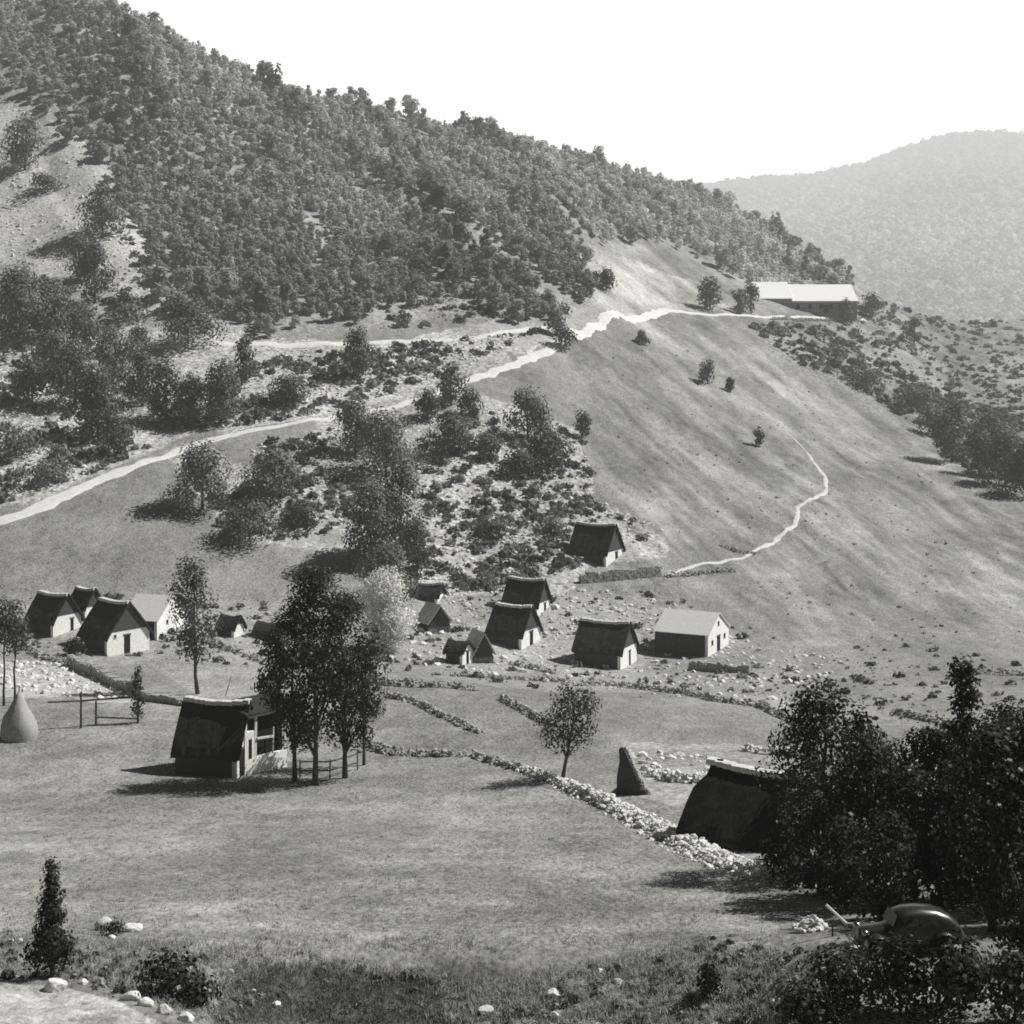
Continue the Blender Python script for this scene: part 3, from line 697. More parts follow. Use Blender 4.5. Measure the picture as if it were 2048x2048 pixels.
for p, sz, px, g_ in keep[:NIND]:
    k = int(rng.integers(len(protos))); o = bpy.data.objects.new('broadleaf_tree', meshes[k]); link(o)
    h = sz * rng.uniform(.7, 1.1); o.location = (p[0], p[1], p[2] - .2); o.scale = (sz, sz, h); o.rotation_euler = (0, 0, rng.uniform(0, 6.28))
    for lim, lab, grp in REG:
        if px < lim: tag(o, lab, 'tree', grp); break
VV = []; TT = []
for p, sz, px, g_ in keep[NIND:]:
    k = int(rng.integers(len(protos))); Vq, tn = protos[k]; a = rng.uniform(0, 6.28); ca, sa = math.cos(a), math.sin(a)
    h = sz * rng.uniform(.6, 1.0)
    x = (Vq[:, 0] * ca - Vq[:, 1] * sa) * sz + p[0]; y = (Vq[:, 0] * sa + Vq[:, 1] * ca) * sz + p[1]; z = Vq[:, 2] * h + p[2] - .2
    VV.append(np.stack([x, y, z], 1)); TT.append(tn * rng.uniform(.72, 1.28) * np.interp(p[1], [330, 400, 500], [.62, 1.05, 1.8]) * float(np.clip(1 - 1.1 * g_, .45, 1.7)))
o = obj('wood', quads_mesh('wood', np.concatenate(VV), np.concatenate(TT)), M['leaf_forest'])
tag(o, 'dense broadleaf wood covering the upper hillside to the skyline', 'wood', None, 'stuff')
print('wood trees', len(keep))

# far wood
VV = []; TT = []
for i in range(8500):
    px = rng.uniform(1330, 2230); d = rng.uniform(1250, 2040); z = float(far_z(np.array([px]), np.array([d]))[0]); py = HZ - F * z / d
    if py > 720: continue
    sz = rng.uniform(5, 10.5); n_ = 30
    dd = sphere_dirs(n_); dd[:, 2] = np.abs(dd[:, 2]) * 1.1 - .15
    c = np.array([d * (px - 1024) / F, d, z]) + dd * sz * .5 * np.array([1, 1, 1.1])
    VV.append(leaf_quads(c, dd + rng.normal(size=dd.shape) * .3, np.full(n_, sz * .42))); TT.append(np.full(n_ * 4, rng.uniform(.6, 1.3) * (1 + .4 * float(fbm(np.array(c[0, 0] / 130), np.array(d / 190), 12, 3)))))
o = obj('distant_wood', quads_mesh('distant_wood', np.concatenate(VV), np.concatenate(TT)), M['leaf_far']); tag(o, 'hazy wood covering the distant hill', 'wood', None, 'stuff')

# ---- scrub, stones and grass tufts strewn over the rough ground
def scatter(polys, n_, fn, mind=None):
    out = []
    for poly, share in polys:
        xs = [p[0] for p in poly]; ys = [p[1] for p in poly]; m = int(n_ * share); a = rng.uniform(min(xs), max(xs), m * 3); b = rng.uniform(min(ys), max(ys), m * 3)
        k = in_poly(a, b, poly); a, b = a[k][:m], b[k][:m]
        for x, y in zip(a, b): out.append(hit(x, y))
    return out
S_SCRUB = [([(0,640),(220,640),(260,900),(330,880),(100,985),(0,1010)], .16), ([(280,860),(560,700),(720,700),(1080,660),(900,750),(640,830),(400,860)], .2),
           ([(470,900),(700,850),(1000,820),(1170,880),(1190,1000),(1330,1060),(1100,1160),(900,1190),(800,1180),(760,1050),(600,1080),(450,1070),(420,1000),(540,950)], .26),
           ([(1500,650),(1700,640),(2048,640),(2048,880),(1900,860),(1700,770),(1580,720)], .25), ([(230,420),(340,590),(220,640),(0,640),(0,560),(160,560)], .06),
           ([(800,560),(1000,560),(1050,640),(760,660)], .07)]
def build_scrub(name, polys, n_, smin, smax, mat, leafn, label, cat):
    VV = []; TT = []
    for p in scatter(polys, n_, None):
        s = smin + (smax - smin) * rng.uniform() ** 2.6
        if fbm(np.array(p[0] / 9), np.array(p[1] / 14), 41, 3) + rng.uniform(-.35, .35) < -.12: continue
        dd = sphere_dirs(leafn); dd[:, 2] = np.abs(dd[:, 2])
        c = np.array(p) + dd * s * np.array([.6, .6, .5]) * rng.uniform(.4, 1, (leafn, 1))
        VV.append(leaf_quads(c, dd + rng.normal(size=dd.shape) * .5, np.full(leafn, s * .42))); TT.append(np.full(leafn * 4, rng.uniform(.5, 1.4)))
    o = obj(name, quads_mesh(name, np.concatenate(VV), np.concatenate(TT)), M[mat]); tag(o, label, cat, None, 'stuff')
build_scrub('scrub', S_SCRUB, 8200, .35, 2.7, 'scrub', 30, 'low scrub strewn over the rocky slopes', 'scrub')
build_scrub('thicket', [([(1640,715),(1760,735),(1900,790),(2048,830),(2048,965),(1960,955),(1880,905),(1760,805)], .5), ([(1640,598),(1760,598),(2048,628),(2048,655),(1750,650)], .22), ([(1500,655),(1600,650),(1760,690),(1800,740),(1640,715)], .16), ([(1400,400),(1560,480),(1640,570),(1540,560),(1420,500)], .12)], 1500, .7, 3.6, 'leaf_slope', 60, 'dark continuous thicket along the ravine and crest at right', 'thicket')
S_TUFT = [([(1200,650),(1700,800),(2048,1150),(2048,1280),(1700,1300),(1480,1180),(1250,1000)], .6), ([(1330,1200),(1600,1290),(1800,1320),(1600,1430),(1330,1330)], .12), ([(750,1200),(1330,1180),(1400,1380),(760,1340)], .16), ([(1600,1290),(2048,1290),(2048,1450),(1650,1450)], .12)]
build_scrub('garden_weeds', [([(60,1190),(560,1200),(560,1330),(300,1330),(40,1300)], .25), ([(760,1180),(1330,1180),(1560,1300),(1640,1420),(1150,1390),(740,1340)], .6), ([(1600,1290),(2048,1290),(2048,1440),(1700,1440)], .15)], 1100, .2, 1.5, 'scrub', 24, 'weeds, nettles and low bushes between the houses', 'weeds')
build_scrub('weed_tufts', S_TUFT, 1300, .15, .75, 'scrub', 14, 'scattered dark weed tufts in the grazed meadows', 'weeds')

_ico = None
def rock_tris(p, s, sq=.7, r=rng):
    ph = (1 + 5 ** .5) / 2
    vs = np.array([(-1,ph,0),(1,ph,0),(-1,-ph,0),(1,-ph,0),(0,-1,ph),(0,1,ph),(0,-1,-ph),(0,1,-ph),(ph,0,-1),(ph,0,1),(-ph,0,-1),(-ph,0,1)]) / 1.9
    vs = vs * r.uniform(.65, 1.25, (12, 1)) * np.array([1, r.uniform(.6, 1), sq]) * s / 2
    a = r.uniform(0, 6.28); c, sn = math.cos(a), math.sin(a); vs = np.stack([vs[:, 0] * c - vs[:, 1] * sn, vs[:, 0] * sn + vs[:, 1] * c, vs[:, 2]], 1) + np.array(p)
    fs = [(0,11,5),(0,5,1),(0,1,7),(0,7,10),(0,10,11),(1,5,9),(5,11,4),(11,10,2),(10,7,6),(7,1,8),(3,9,4),(3,4,2),(3,2,6),(3,6,8),(3,8,9),(4,9,5),(2,4,11),(6,2,10),(8,6,7),(9,8,1)]
    return vs, fs
VV = []
S_ROCK = [(S_SCRUB[0][0], .2), (S_SCRUB[1][0], .3), (S_SCRUB[2][0], .3), ([(900,1170),(1300,1180),(1480,1280),(1700,1320),(1560,1420),(1150,1370),(760,1320)], .17), ([(0,1320),(140,1325),(330,1400),(200,1400),(0,1380)], .06), ([(1240,1500),(1420,1510),(1400,1570),(1290,1560)], .012), ([(0,190),(60,200),(230,350),(190,400),(330,600),(200,560),(0,520)], .12)]
for p in scatter(S_ROCK, 3900, None):
    vs, fs = rock_tris(p, rng.uniform(.3, 1.0) * (1.5 if rng.uniform() < .12 else 1)); VV.append(vs[np.array(fs)].reshape(-1, 3))
o = obj('scree', quads_mesh('scree', np.concatenate(VV), None, 3), M['stone_light']); tag(o, 'loose pale stones strewn over the rocky slope', 'stones', None, 'stuff')

build_scrub('bank_weeds', [([(0,1870),(140,1880),(330,1910),(560,1930),(480,2048),(330,2030),(230,1985),(0,1955)], .35), ([(560,1930),(900,1960),(960,2048),(480,2048)], .1), ([(1000,2000),(1200,1930),(1460,1870),(1600,1890),(1600,2048),(1000,2048)], .5)], 1000, .06, .55, 'bank_leaf', 40, 'weeds and brambles on the near bank', 'weeds')
# foreground grass
VV = []; TT = []
G_T = [([(0,1860),(560,1900),(1000,1960),(1300,1900),(1560,1900),(1560,2048),(400,2048),(200,1960),(0,1950)], .5), ([(0,1500),(1200,1560),(1550,1740),(1560,1900),(0,1900)], .45)]
for p in scatter(G_T, 7000, None):
    py = HZ - F * p.z / p.y; dark = in_poly(np.array([1024 + p.x * F / p.y + rng.normal() * 35]), np.array([py + rng.normal() * 14]), [(480,1925),(860,1955),(930,2100),(380,2100)])[0]
    n_ = 9; big = py > 1880; s = rng.uniform(.10, .24) if big else rng.uniform(.06, .13)
    base = np.array(p) + rng.normal(size=(n_, 3)) * np.array([.12, .12, 0]); tip = base + np.stack([rng.normal(size=n_) * .35 * s, rng.normal(size=n_) * .35 * s, s * rng.uniform(.6, 1.2, n_)], 1)
    wv = np.stack([rng.normal(size=n_), rng.normal(size=n_), np.zeros(n_)], 1); wv /= np.linalg.norm(wv, axis=1, keepdims=True); wv *= .022
    q = np.empty((n_, 4, 3)); q[:, 0] = base - wv; q[:, 1] = base + wv; q[:, 2] = tip + wv * .3; q[:, 3] = tip - wv * .3
    VV.append(q.reshape(-1, 3)); TT.append(np.full(n_ * 4, rng.uniform(.6, 1.2) * (.45 if dark else 1)))
o = obj('grass', quads_mesh('grass', np.concatenate(VV), np.concatenate(TT)), M['grass_tuft']); tag(o, 'rough meadow grass on the near slope and bank', 'grass', None, 'stuff')

# ------------------------------------------------------------------ dry-stone walls
def stone_box(mb, c, dx, dy, sx, sy, sz):
    V = []
    for k in range(8):
        a = sx / 2 * (1 if k & 1 else -1) * random.uniform(.78, 1.05); b = sy / 2 * (1 if k & 2 else -1) * random.uniform(.78, 1.05); z = sz / 2 * (1 if k & 4 else -1) * random.uniform(.8, 1.05)
        V.append((c[0] + dx * a - dy * b, c[1] + dy * a + dx * b, c[2] + z))
    mb.add(V, [(0,2,3,1),(4,5,7,6),(0,1,5,4),(1,3,7,5),(3,2,6,7),(2,0,4,6)])
def wall(line, h, label, *a, **k):
    jag_ = a[3] if len(a) > 3 else .4; hs = h if isinstance(h, (list, tuple)) else [h] * len(line)
    if max(hs) > 1.05: return stone_row(line, h, label, *a, **k)
    p_ = [hit(*q) for q in line]; L_ = sum((q - r).length for q, r in zip(p_[1:], p_[:-1]))
    return rubble_bank(line, [.75] * len(line), [q * .95 for q in hs], int(L_ * 17), label, a[2] if len(a) > 2 else 'stone', .2, .5)
def stone_row(line, h, label, thick=.6, st=.5, mat='stone', jag=.4, name='stone_wall', group=None, drop=.3):
    pts_ = [hit(*p) for p in line]; mb = MB()
    hs = h if isinstance(h, (list, tuple)) else [h] * len(pts_)
    for (a, b), (h0, h1) in zip(zip(pts_[:-1], pts_[1:]), zip(hs[:-1], hs[1:])):
        d = b - a; L = math.hypot(d.x, d.y); dx, dy = d.x / L, d.y / L; N = max(int(L / st), 1)
        for i in range(N):
            f = (i + .5) / N
            if jag > .45 and random.random() < .12: continue
            x, y = a.x + d.x * f, a.y + d.y * f; hh = (h0 + (h1 - h0) * f) * (1 - jag * random.random() ** 1.5) * (.75 + .5 * float(vnoise(np.array(x / 1.7), np.array(y / 1.7), 5))); z0 = gz(x, y) - drop
            rows = max(int((hh + drop) / (st * .62)), 1)
            for r in range(rows):
                for side in (-1, 1):
                    j = random.uniform(-.5, .5) * st / 2; off = side * thick / 4 + random.uniform(-.05, .05)
                    c = (x + dx * j - dy * off, y + dy * j + dx * off, z0 + (r + .5) * (hh + drop) / rows)
                    stone_box(mb, c, dx, dy, st * random.uniform(.9, 1.35), thick / 2 * 1.15, (hh + drop) / rows * 1.12)
    o = mb.build(name, M[mat]); tag(o, label, 'wall', group); return o
def rubble_bank(line, width, height, n_, label, mat='stone_light', s0=.16, s1=.5):
    pts_ = [hit(*p) for p in line]; seg = [(b - a).length for a, b in zip(pts_[:-1], pts_[1:])]; cum = np.concatenate([[0], np.cumsum(seg)]); arr = np.array([tuple(p) for p in pts_]); Vv = []; Fs = []
    for i in range(n_):
        u = rng.uniform(0, cum[-1]); k = min(np.searchsorted(cum, u, 'right') - 1, len(seg) - 1); d = (arr[k + 1] - arr[k])[:2]; d = d / np.hypot(*d)
        c = arr[k][:2] + d * (u - cum[k]); w_ = np.interp(u, cum, width); h_ = np.interp(u, cum, height) * (.65 + .5 * vnoise(np.array(u / 2.1), np.array(.5), 3)); o_ = rng.normal() * .33
        if abs(o_) > 1: continue
        x, y = c[0] - d[1] * o_ * w_, c[1] + d[0] * o_ * w_; top = h_ * max(0, 1 - o_ * o_ * 2.2); z = gz(x, y) + top * rng.uniform(.1, 1)
        vs, fs = rock_tris((x, y, z), s0 + (s1 * 1.25 - s0) * rng.uniform() ** 2.4); b_ = len(Vv); Vv += [tuple(v) for v in vs]; Fs += [tuple(q + b_ for q in f) for f in fs]
    o = obj('stone_wall', raw_mesh('stone_wall', Vv, Fs), M[mat]); tag(o, label, 'wall'); return o
rubble_bank([(1045,1540),(1100,1560),(1200,1604),(1290,1648),(1380,1694),(1460,1730),(1590,1768)], [.9,1.0,1.3,1.8,2.1,1.8,1.3], [.4,.55,.8,.75,.6,.5,.4], 3400, 'long pale tumbledown wall running down beside the cart track')
wall([(735,1492),(780,1508),(860,1512),(950,1512),(1040,1540)], [.9,.8,.7,.6,.6], 'low stone wall along the top of the near meadow, left of the lone tree', .7, .5, 'stone', .5)
wall([(140,1332),(190,1352),(250,1382),(300,1402),(372,1412)], [1.3,1.3,1.1,.9,.8], 'dark-sided terrace wall slanting down below the left houses', .8, .5, 'stone', .25)
wall([(420,1285),(480,1308),(540,1330),(580,1340)], [.9,1,1,1], 'terrace wall below the small ruined huts, left of the dark clump', .6, .5, 'stone', .4)
wall([(700,1342),(770,1370),(850,1374),(955,1382)], 1.0, 'terrace wall ending below the small white-fronted shed', .6, .5, 'stone', .35)
wall([(770,1392),(830,1405),(880,1430),(960,1468)], .6, 'low curving wall below the terrace, left of centre', .5, .45, 'stone', .5)
wall([(900,1352),(985,1358),(1080,1362),(1150,1366)], .7, 'field wall in front of the middle houses', .5, .45, 'stone', .5)
wall([(1003,1398),(1050,1425),(1100,1450)], .8, 'short dark wall slanting down left of the lone tree', .5, .45, 'stone', .3)
wall([(1020,1328),(1075,1340),(1110,1348)], .8, 'broken bit of wall just below the two sheds', .5, .45, 'stone', .6)
wall([(1155,1370),(1220,1372),(1300,1380),(1360,1388),(1430,1402),(1520,1414),(1600,1452)], .8, 'long broken field wall below the white-gabled house', .55, .5, 'stone', .7)
wall([(1380,1338),(1450,1344),(1500,1346)], 1.1, 'retaining wall under the yard of the white-gabled house', .6, .5, 'stone', .3)
wall([(1160,1166),(1230,1160),(1320,1152)], [1.6,1.7,1.4], 'tall dark retaining wall under the uppermost thatched house', .7, .5, 'stone', .2)
wall([(1330,1154),(1400,1148),(1470,1142)], .9, 'low wall right of the tall retaining wall, under the footpath', .5, .45, 'stone', .3)
wall([(1440,1090),(1480,1104),(1510,1108)], .6, 'short piece of wall on the slope right of the uppermost house', .5, .45, 'stone', .5)
wall([(1540,640),(1620,642),(1720,640)], 1.0, 'retaining wall below the long white-roofed building', .6, .8, 'stone', .2)
wall([(1290,1545),(1340,1562),(1400,1566),(1420,1545)], [.9,.8,.9,.6], 'pale rubble enclosure right of the ruined gable', .8, .5, 'stone_light', .5)
wall([(1480,1500),(1540,1508),(1610,1512)], .7, 'pale rubble wall behind the big thatched roof at right', .7, .5, 'stone_light', .6)
wall([(1790,1425),(1850,1440),(1900,1450)], .7, 'low field wall above the pale yard at right', .5, .5, 'stone', .5)
wall([(1940,1345),(2000,1350),(2060,1352)], .8, 'field wall at the right edge above the dark trees', .5, .5, 'stone', .4)
wall([(40,1290),(100,1322),(140,1326)], .8, 'low wall in front of the leftmost thatched house', .5, .45, 'stone', .4)

# ------------------------------------------------------------------ houses
def house(name, label, px, py, L, W, ridge, eave, a, roof='thatch', gable='board', ridge_line=True, roofmat=None, door=True, windows=(), ov=.35, wallmat='white', side='painted_shade', thick=.28, hip=0.0, board_from=None, cat='house', group=None, doorpos=.0, doorw=.9, doorh=1.8, back=0):
    """px,py: foot of the corner between the shaded long side and the sunny gable.  Local x = ridge, gable on +x"""
    p = hit(px, py, back); th = -math.radians(a); R = Matrix.Rotation(th, 3, 'Z')
    c = Vector((p.x, p.y, 0)) + R @ Vector((-L / 2, W / 2, 0))
    t = empty(name, (c.x, c.y, p.z), th); tag(t, label, cat, group)
    hl, hw = L / 2, W / 2; D0 = -1.6
    # long walls and far gable
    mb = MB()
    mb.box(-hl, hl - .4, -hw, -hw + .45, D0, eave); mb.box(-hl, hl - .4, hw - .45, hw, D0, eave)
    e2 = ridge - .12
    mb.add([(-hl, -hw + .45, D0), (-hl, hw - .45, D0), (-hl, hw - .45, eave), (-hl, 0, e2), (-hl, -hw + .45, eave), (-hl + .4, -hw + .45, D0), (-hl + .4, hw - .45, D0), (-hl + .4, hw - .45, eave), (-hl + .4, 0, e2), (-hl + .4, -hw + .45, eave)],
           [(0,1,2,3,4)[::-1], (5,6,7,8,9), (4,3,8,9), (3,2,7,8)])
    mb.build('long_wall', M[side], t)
    # sunny gable wall
    bf = board_from if board_from is not None else eave
    g = MB(); zc = bf if gable == 'board' else e2
    def yb(z): return hw * max(0, (1 - max(z - eave, 0) / max(ridge - eave, .01)))
    if gable == 'board':
        y1 = yb(bf) - .02
        prof_ = [(-hw, D0), (hw, D0), (hw, min(eave, bf)), (y1, bf), (-y1, bf), (-hw, min(eave, bf))]
    else: prof_ = [(-hw, D0), (hw, D0), (hw, eave), (0, e2), (-hw, eave)]
    m_ = len(prof_); g.add([(hl - .4, y, z) for y, z in prof_] + [(hl, y, z) for y, z in prof_], [tuple(range(m_))[::-1], tuple(range(m_, 2 * m_))] + [(i, (i + 1) % m_, m_ + (i + 1) % m_, m_ + i) for i in range(m_)])
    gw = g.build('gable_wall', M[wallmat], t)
    if gable == 'board':
        y1 = yb(bf) - .02
        MB().add([(hl - .25, -y1, bf + .003), (hl - .25, y1, bf + .003), (hl - .25, 0, e2), (hl + .04, -y1, bf + .003), (hl + .04, y1, bf + .003), (hl + .04, 0, e2)], [(0,2,1),(3,4,5),(0,1,4,3),(1,2,5,4),(2,0,3,5)]).build('gable_boarding', M['wood_dark'], t)
    # roof as two thick slopes, subdivided so the thatch can sag
    s = (ridge - eave) / hw
    for sg, nm in ((-1, 'roof_slope'), (1, 'roof_slope')):
        nx, ny = 14, 9; Vt = []; Vb = []; ln = math.hypot(1, s)
        rr = random.Random(int(px) * 3 + sg)
        for i in range(nx + 1):
            for j in range(ny + 1):
                u = -hl - ov + (L + 2 * ov) * i / nx; f = j / ny; y = sg * (hw + ov * .8) * f
                z = ridge - s * abs(y) - (.24 * math.sin(PI * i / nx) * (1 - f) if roof == 'thatch' else 0)
                if roof == 'thatch':
                    z += rr.uniform(-.05, .05); z += .10 * math.sin(PI * f)
                    if j == ny: z += rr.uniform(-.22, .08)
                    if hip: u -= math.copysign(hip * max(0, 1 - f * 2.2), u) if abs(u) > hl else 0
                dz = thick if roof == 'thatch' else .1
                Vt.append((u, y, z + dz)); Vb.append((u, y * .995, z + .012))
        n2 = len(Vt); Fs = []
        for i in range(nx):
            for j in range(ny):
                q = (i*(ny+1)+j, (i+1)*(ny+1)+j, (i+1)*(ny+1)+j+1, i*(ny+1)+j+1); q = q if sg < 0 else q[::-1]
                Fs.append(q[::-1]); Fs.append(tuple(k + n2 for k in q))
        for i in range(nx):
            Fs.append((i*(ny+1)+ny, (i+1)*(ny+1)+ny, n2+(i+1)*(ny+1)+ny, n2+i*(ny+1)+ny))
        for j in range(ny):
            Fs.append((j, j+1, n2+j+1, n2+j)); k = nx*(ny+1); Fs.append((k+j, k+j+1, n2+k+j+1, n2+k+j))
        obj(nm, raw_mesh(nm, Vt + Vb, Fs), M[roofmat or roof], t)
    if ridge_line:
        mb = MB(); k = 12; zt = ridge + (thick if roof == 'thatch' else .1)
        for i in range(k):
            x0 = -hl - ov * .5 + (L + ov) * i / k; x1 = x0 + (L + ov) / k + .03; sag = -.24 * math.sin(PI * (i + .5) / k) if roof == 'thatch' else 0
            w_ = .36; z = zt + sag + random.uniform(-.02, .04)
            mb.box(x0, x1, -w_, w_, z - .3, z + .03)
        mb.build('ridge_cap', M['ridge' if roof != 'slate' else 'slate'], t)
    x = hl
    if door:
        d = MB().box(x - .05, x + .03, doorpos - doorw / 2, doorpos + doorw / 2, -.3, doorh).build('door', M['void'], t)
        fr = MB(); w2 = doorw / 2
        fr.box(x - .02, x + .07, doorpos - w2 - .12, doorpos + w2 + .12, doorh + .002, doorh + .16); fr.build('lintel', M['wood'], d)
    for (y, z, w_, h_) in windows:
        wn = MB().box(x - .05, x + .025, y - w_ / 2, y + w_ / 2, z, z + h_).build('window', M['void'], t)
        MB().box(x - .02, x + .06, y - w_ / 2 - .06, y + w_ / 2 + .06, z - .08, z - .003).build('sill', M['stone'], wn)
    return t
# middle hamlet
house('thatched_house', 'uppermost thatched house on its own terrace, half-boarded gable', 1212, 1134, 6.0, 6.2, 5.9, 2.0, 28, board_from=2.1, doorpos=.7)
house('thatched_house', 'thatched house just behind and above the one with the boarded gable in the middle row', 1074, 1236, 5.0, 4.6, 4.9, 1.7, 24, gable='board', board_from=1.9, ridge_line=True, doorpos=.5, doorw=.7, doorh=1.6)
house('thatched_house', 'thatched house in the middle row with a pale gable, behind the small light-roofed shed', 1043, 1300, 5.0, 5.4, 5.2, 1.9, 28, board_from=2.3, doorpos=.1, doorh=2.0)
house('thatched_house', 'thatched house nearest the white-gabled house, its pale ridge very straight', 1241, 1340, 6.2, 6.0, 5.4, 2.1, 24, board_from=2.5, doorpos=.4, doorw=.6)
house('white_gabled_house', 'house with light grey roof and bright white gable with three small windows', 1416, 1314, 7.4, 8.0, 5.1, 2.8, 27, roof='slate', gable='full', ridge_line=False, windows=((-2.4,1.3,.7,.6),(2.3,1.5,.7,.6),(0,3.5,.6,.55)), doorh=2.1, doorw=1.2, side='painted_shade', ov=.2)
# left group
house('thatched_house', 'largest thatched house of the left group, white arched gable foot', 214, 1312, 5.2, 6.4, 5.9, 2.1, 38, board_from=2.7, doorpos=-.2, doorw=.9, doorh=2.1, windows=((-2.0,2.0,.35,.35),))
house('thatched_house', 'leftmost thatched house with a small white gable, partly hidden', 106, 1275, 4.6, 4.8, 4.9, 1.8, 30, board_from=2.5, doorpos=.8, doorw=.5, doorh=1.9, ridge_line=True)
house('slab_roofed_house', 'house with a bright pale roof and dark side wall right of the largest thatched house', 314, 1296, 5.0, 7.4, 5.0, 2.4, 18, roof='roof_pale', gable='full', ridge_line=False, windows=((-1.2,1.7,.5,.5),), door=False, side='void', ov=.2, back=3)  # side wall near black, its shade put into the colour
house('thatched_hut', 'small dark thatched roof peeping between the two thatched houses at left', 170, 1258, 2.8, 3.2, 3.7, 1.6, 30, door=False, back=3)
# sheds
house('stone_shed', 'small dark shed with a narrow white front, left of the light-roofed shed', 925, 1330, 2.4, 2.4, 2.6, 1.5, 30, board_from=2.2, doorw=.55, doorh=1.5, ridge_line=False, cat='shed')
house('light_roofed_shed', 'little shed whose right roof slope shines pale, in front of the middle thatched house', 948, 1326, 3.6, 2.6, 3.6, 1.3, 68, roof='roof_pale', gable='board', board_from=.6, door=False, ridge_line=False, cat='shed', wallmat='rubble')
house('stone_hut', 'low hut with a worn pale roof at the left end of the middle hamlet', 858, 1268, 3.4, 3.2, 3.6, 1.6, 60, roof='roof_pale', gable='board', board_from=.8, door=False, ridge_line=False, cat='hut', wallmat='rubble')
house('thatched_hut', 'low dark roof tucked under the trees above the worn pale hut', 875, 1206, 4.0, 3.0, 2.4, .9, 15, door=False, cat='hut', gable='board', board_from=1.0)
house('stone_hut', 'tiny dark-roofed ruined hut right of the slender tree', 468, 1276, 2.4, 2.2, 2.5, 1.2, 25, board_from=1.6, door=False, ridge_line=False, cat='hut')
house('stone_hut', 'low ruined hut half hidden by the left side of the dark clump', 560, 1286, 3.6, 2.4, 2.2, 1.2, 20, board_from=1.5, door=False, ridge_line=False, cat='hut', wallmat='rubble')
# big thatched roof near right
house('thatched_barn', 'big dark thatched roof at right, half hidden by the dark trees', 1566, 1706, 6.4, 6.6, 3.5, .3, 36, board_from=1.6, door=False, cat='barn', wallmat='rubble', ov=.4, hip=1.2, roofmat='thatch_shade')
# long building on the spur
def long_building():
    p = hit(1618, 627); s = F / p.y
    t = empty('long_building', (p.x, p.y + 5, p.z + .2), -.03); tag(t, 'long low building with two bright white roofs, high on the spur at right', 'building')
    def sec(x0, x1, y0, y1, eave, rh, nm):
        yc = (y0 + y1) / 2
        mb = MB(); mb.box(x0, x1, y0, y0 + .4, -2, eave); mb.box(x0, x1, y1 - .4, y1, -2, eave)
        mb.add([(x0, y0 + .4, -2), (x0, y1 - .4, -2), (x0, y1 - .4, eave), (x0, yc, rh - .1), (x0, y0 + .4, eave)], [(4,3,2,1,0)]); mb.add([(x1, y0 + .4, -2), (x1, y1 - .4, -2), (x1, y1 - .4, eave), (x1, yc, rh - .1), (x1, y0 + .4, eave)], [(0,1,2,3,4)])
        mb.build('wall', M['shadewall'], t)
        sl = (rh - eave) / (yc - y0); o = .6
        mb = MB(); mb.add([(x0 - .3, y0 - o, eave - sl * o), (x1 + .3, y0 - o, eave - sl * o), (x1 + .3, yc, rh), (x0 - .3, yc, rh), (x0 - .3, y1 + o, eave - sl * o), (x1 + .3, y1 + o, eave - sl * o),
                           (x0 - .3, y0 - o, eave - sl * o - .18), (x1 + .3, y0 - o, eave - sl * o - .18), (x1 + .3, yc, rh - .18), (x0 - .3, yc, rh - .18), (x0 - .3, y1 + o, eave - sl * o - .18), (x1 + .3, y1 + o, eave - sl * o - .18)],
                          [(0,1,2,3),(3,2,5,4),(6,9,8,7),(9,10,11,8),(0,6,7,1),(4,5,11,10),(0,3,9,6),(3,4,10,9),(1,7,8,2),(2,8,11,5)]); mb.build('roof', M['tin'], t)
    m = 1 / s
    sec(-100 * m, -30 * m, -1.2, 21.8, 4.7, 9.9, 'a'); sec(-28 * m, 100 * m, -2.2, 20.8, 3.9, 9.1, 'b')
    for x in (-80, -62, -18, 6, 28, 48, 66, 84): MB().box(x * m - .5, x * m + .5, -2.24 if x > -29 else -1.24, -1.9 if x > -29 else -.9, 1.2, 2.7).build('window', M['void'], t)
    for x in (-48, 38): MB().box(x * m - .8, x * m + .8, -2.25 if x > -29 else -1.25, -1.9 if x > -29 else -.9, 0, 2.4).build('door', M['void'], t)
long_building()
p = hit(1748, 632); vs, fs = rock_tris((0, 0, .5), 2.2); o = obj('boulder', raw_mesh('boulder', vs, fs), M['stone_light']); o.location = p; tag(o, 'white boulder beside the right end of the long building', 'boulder')

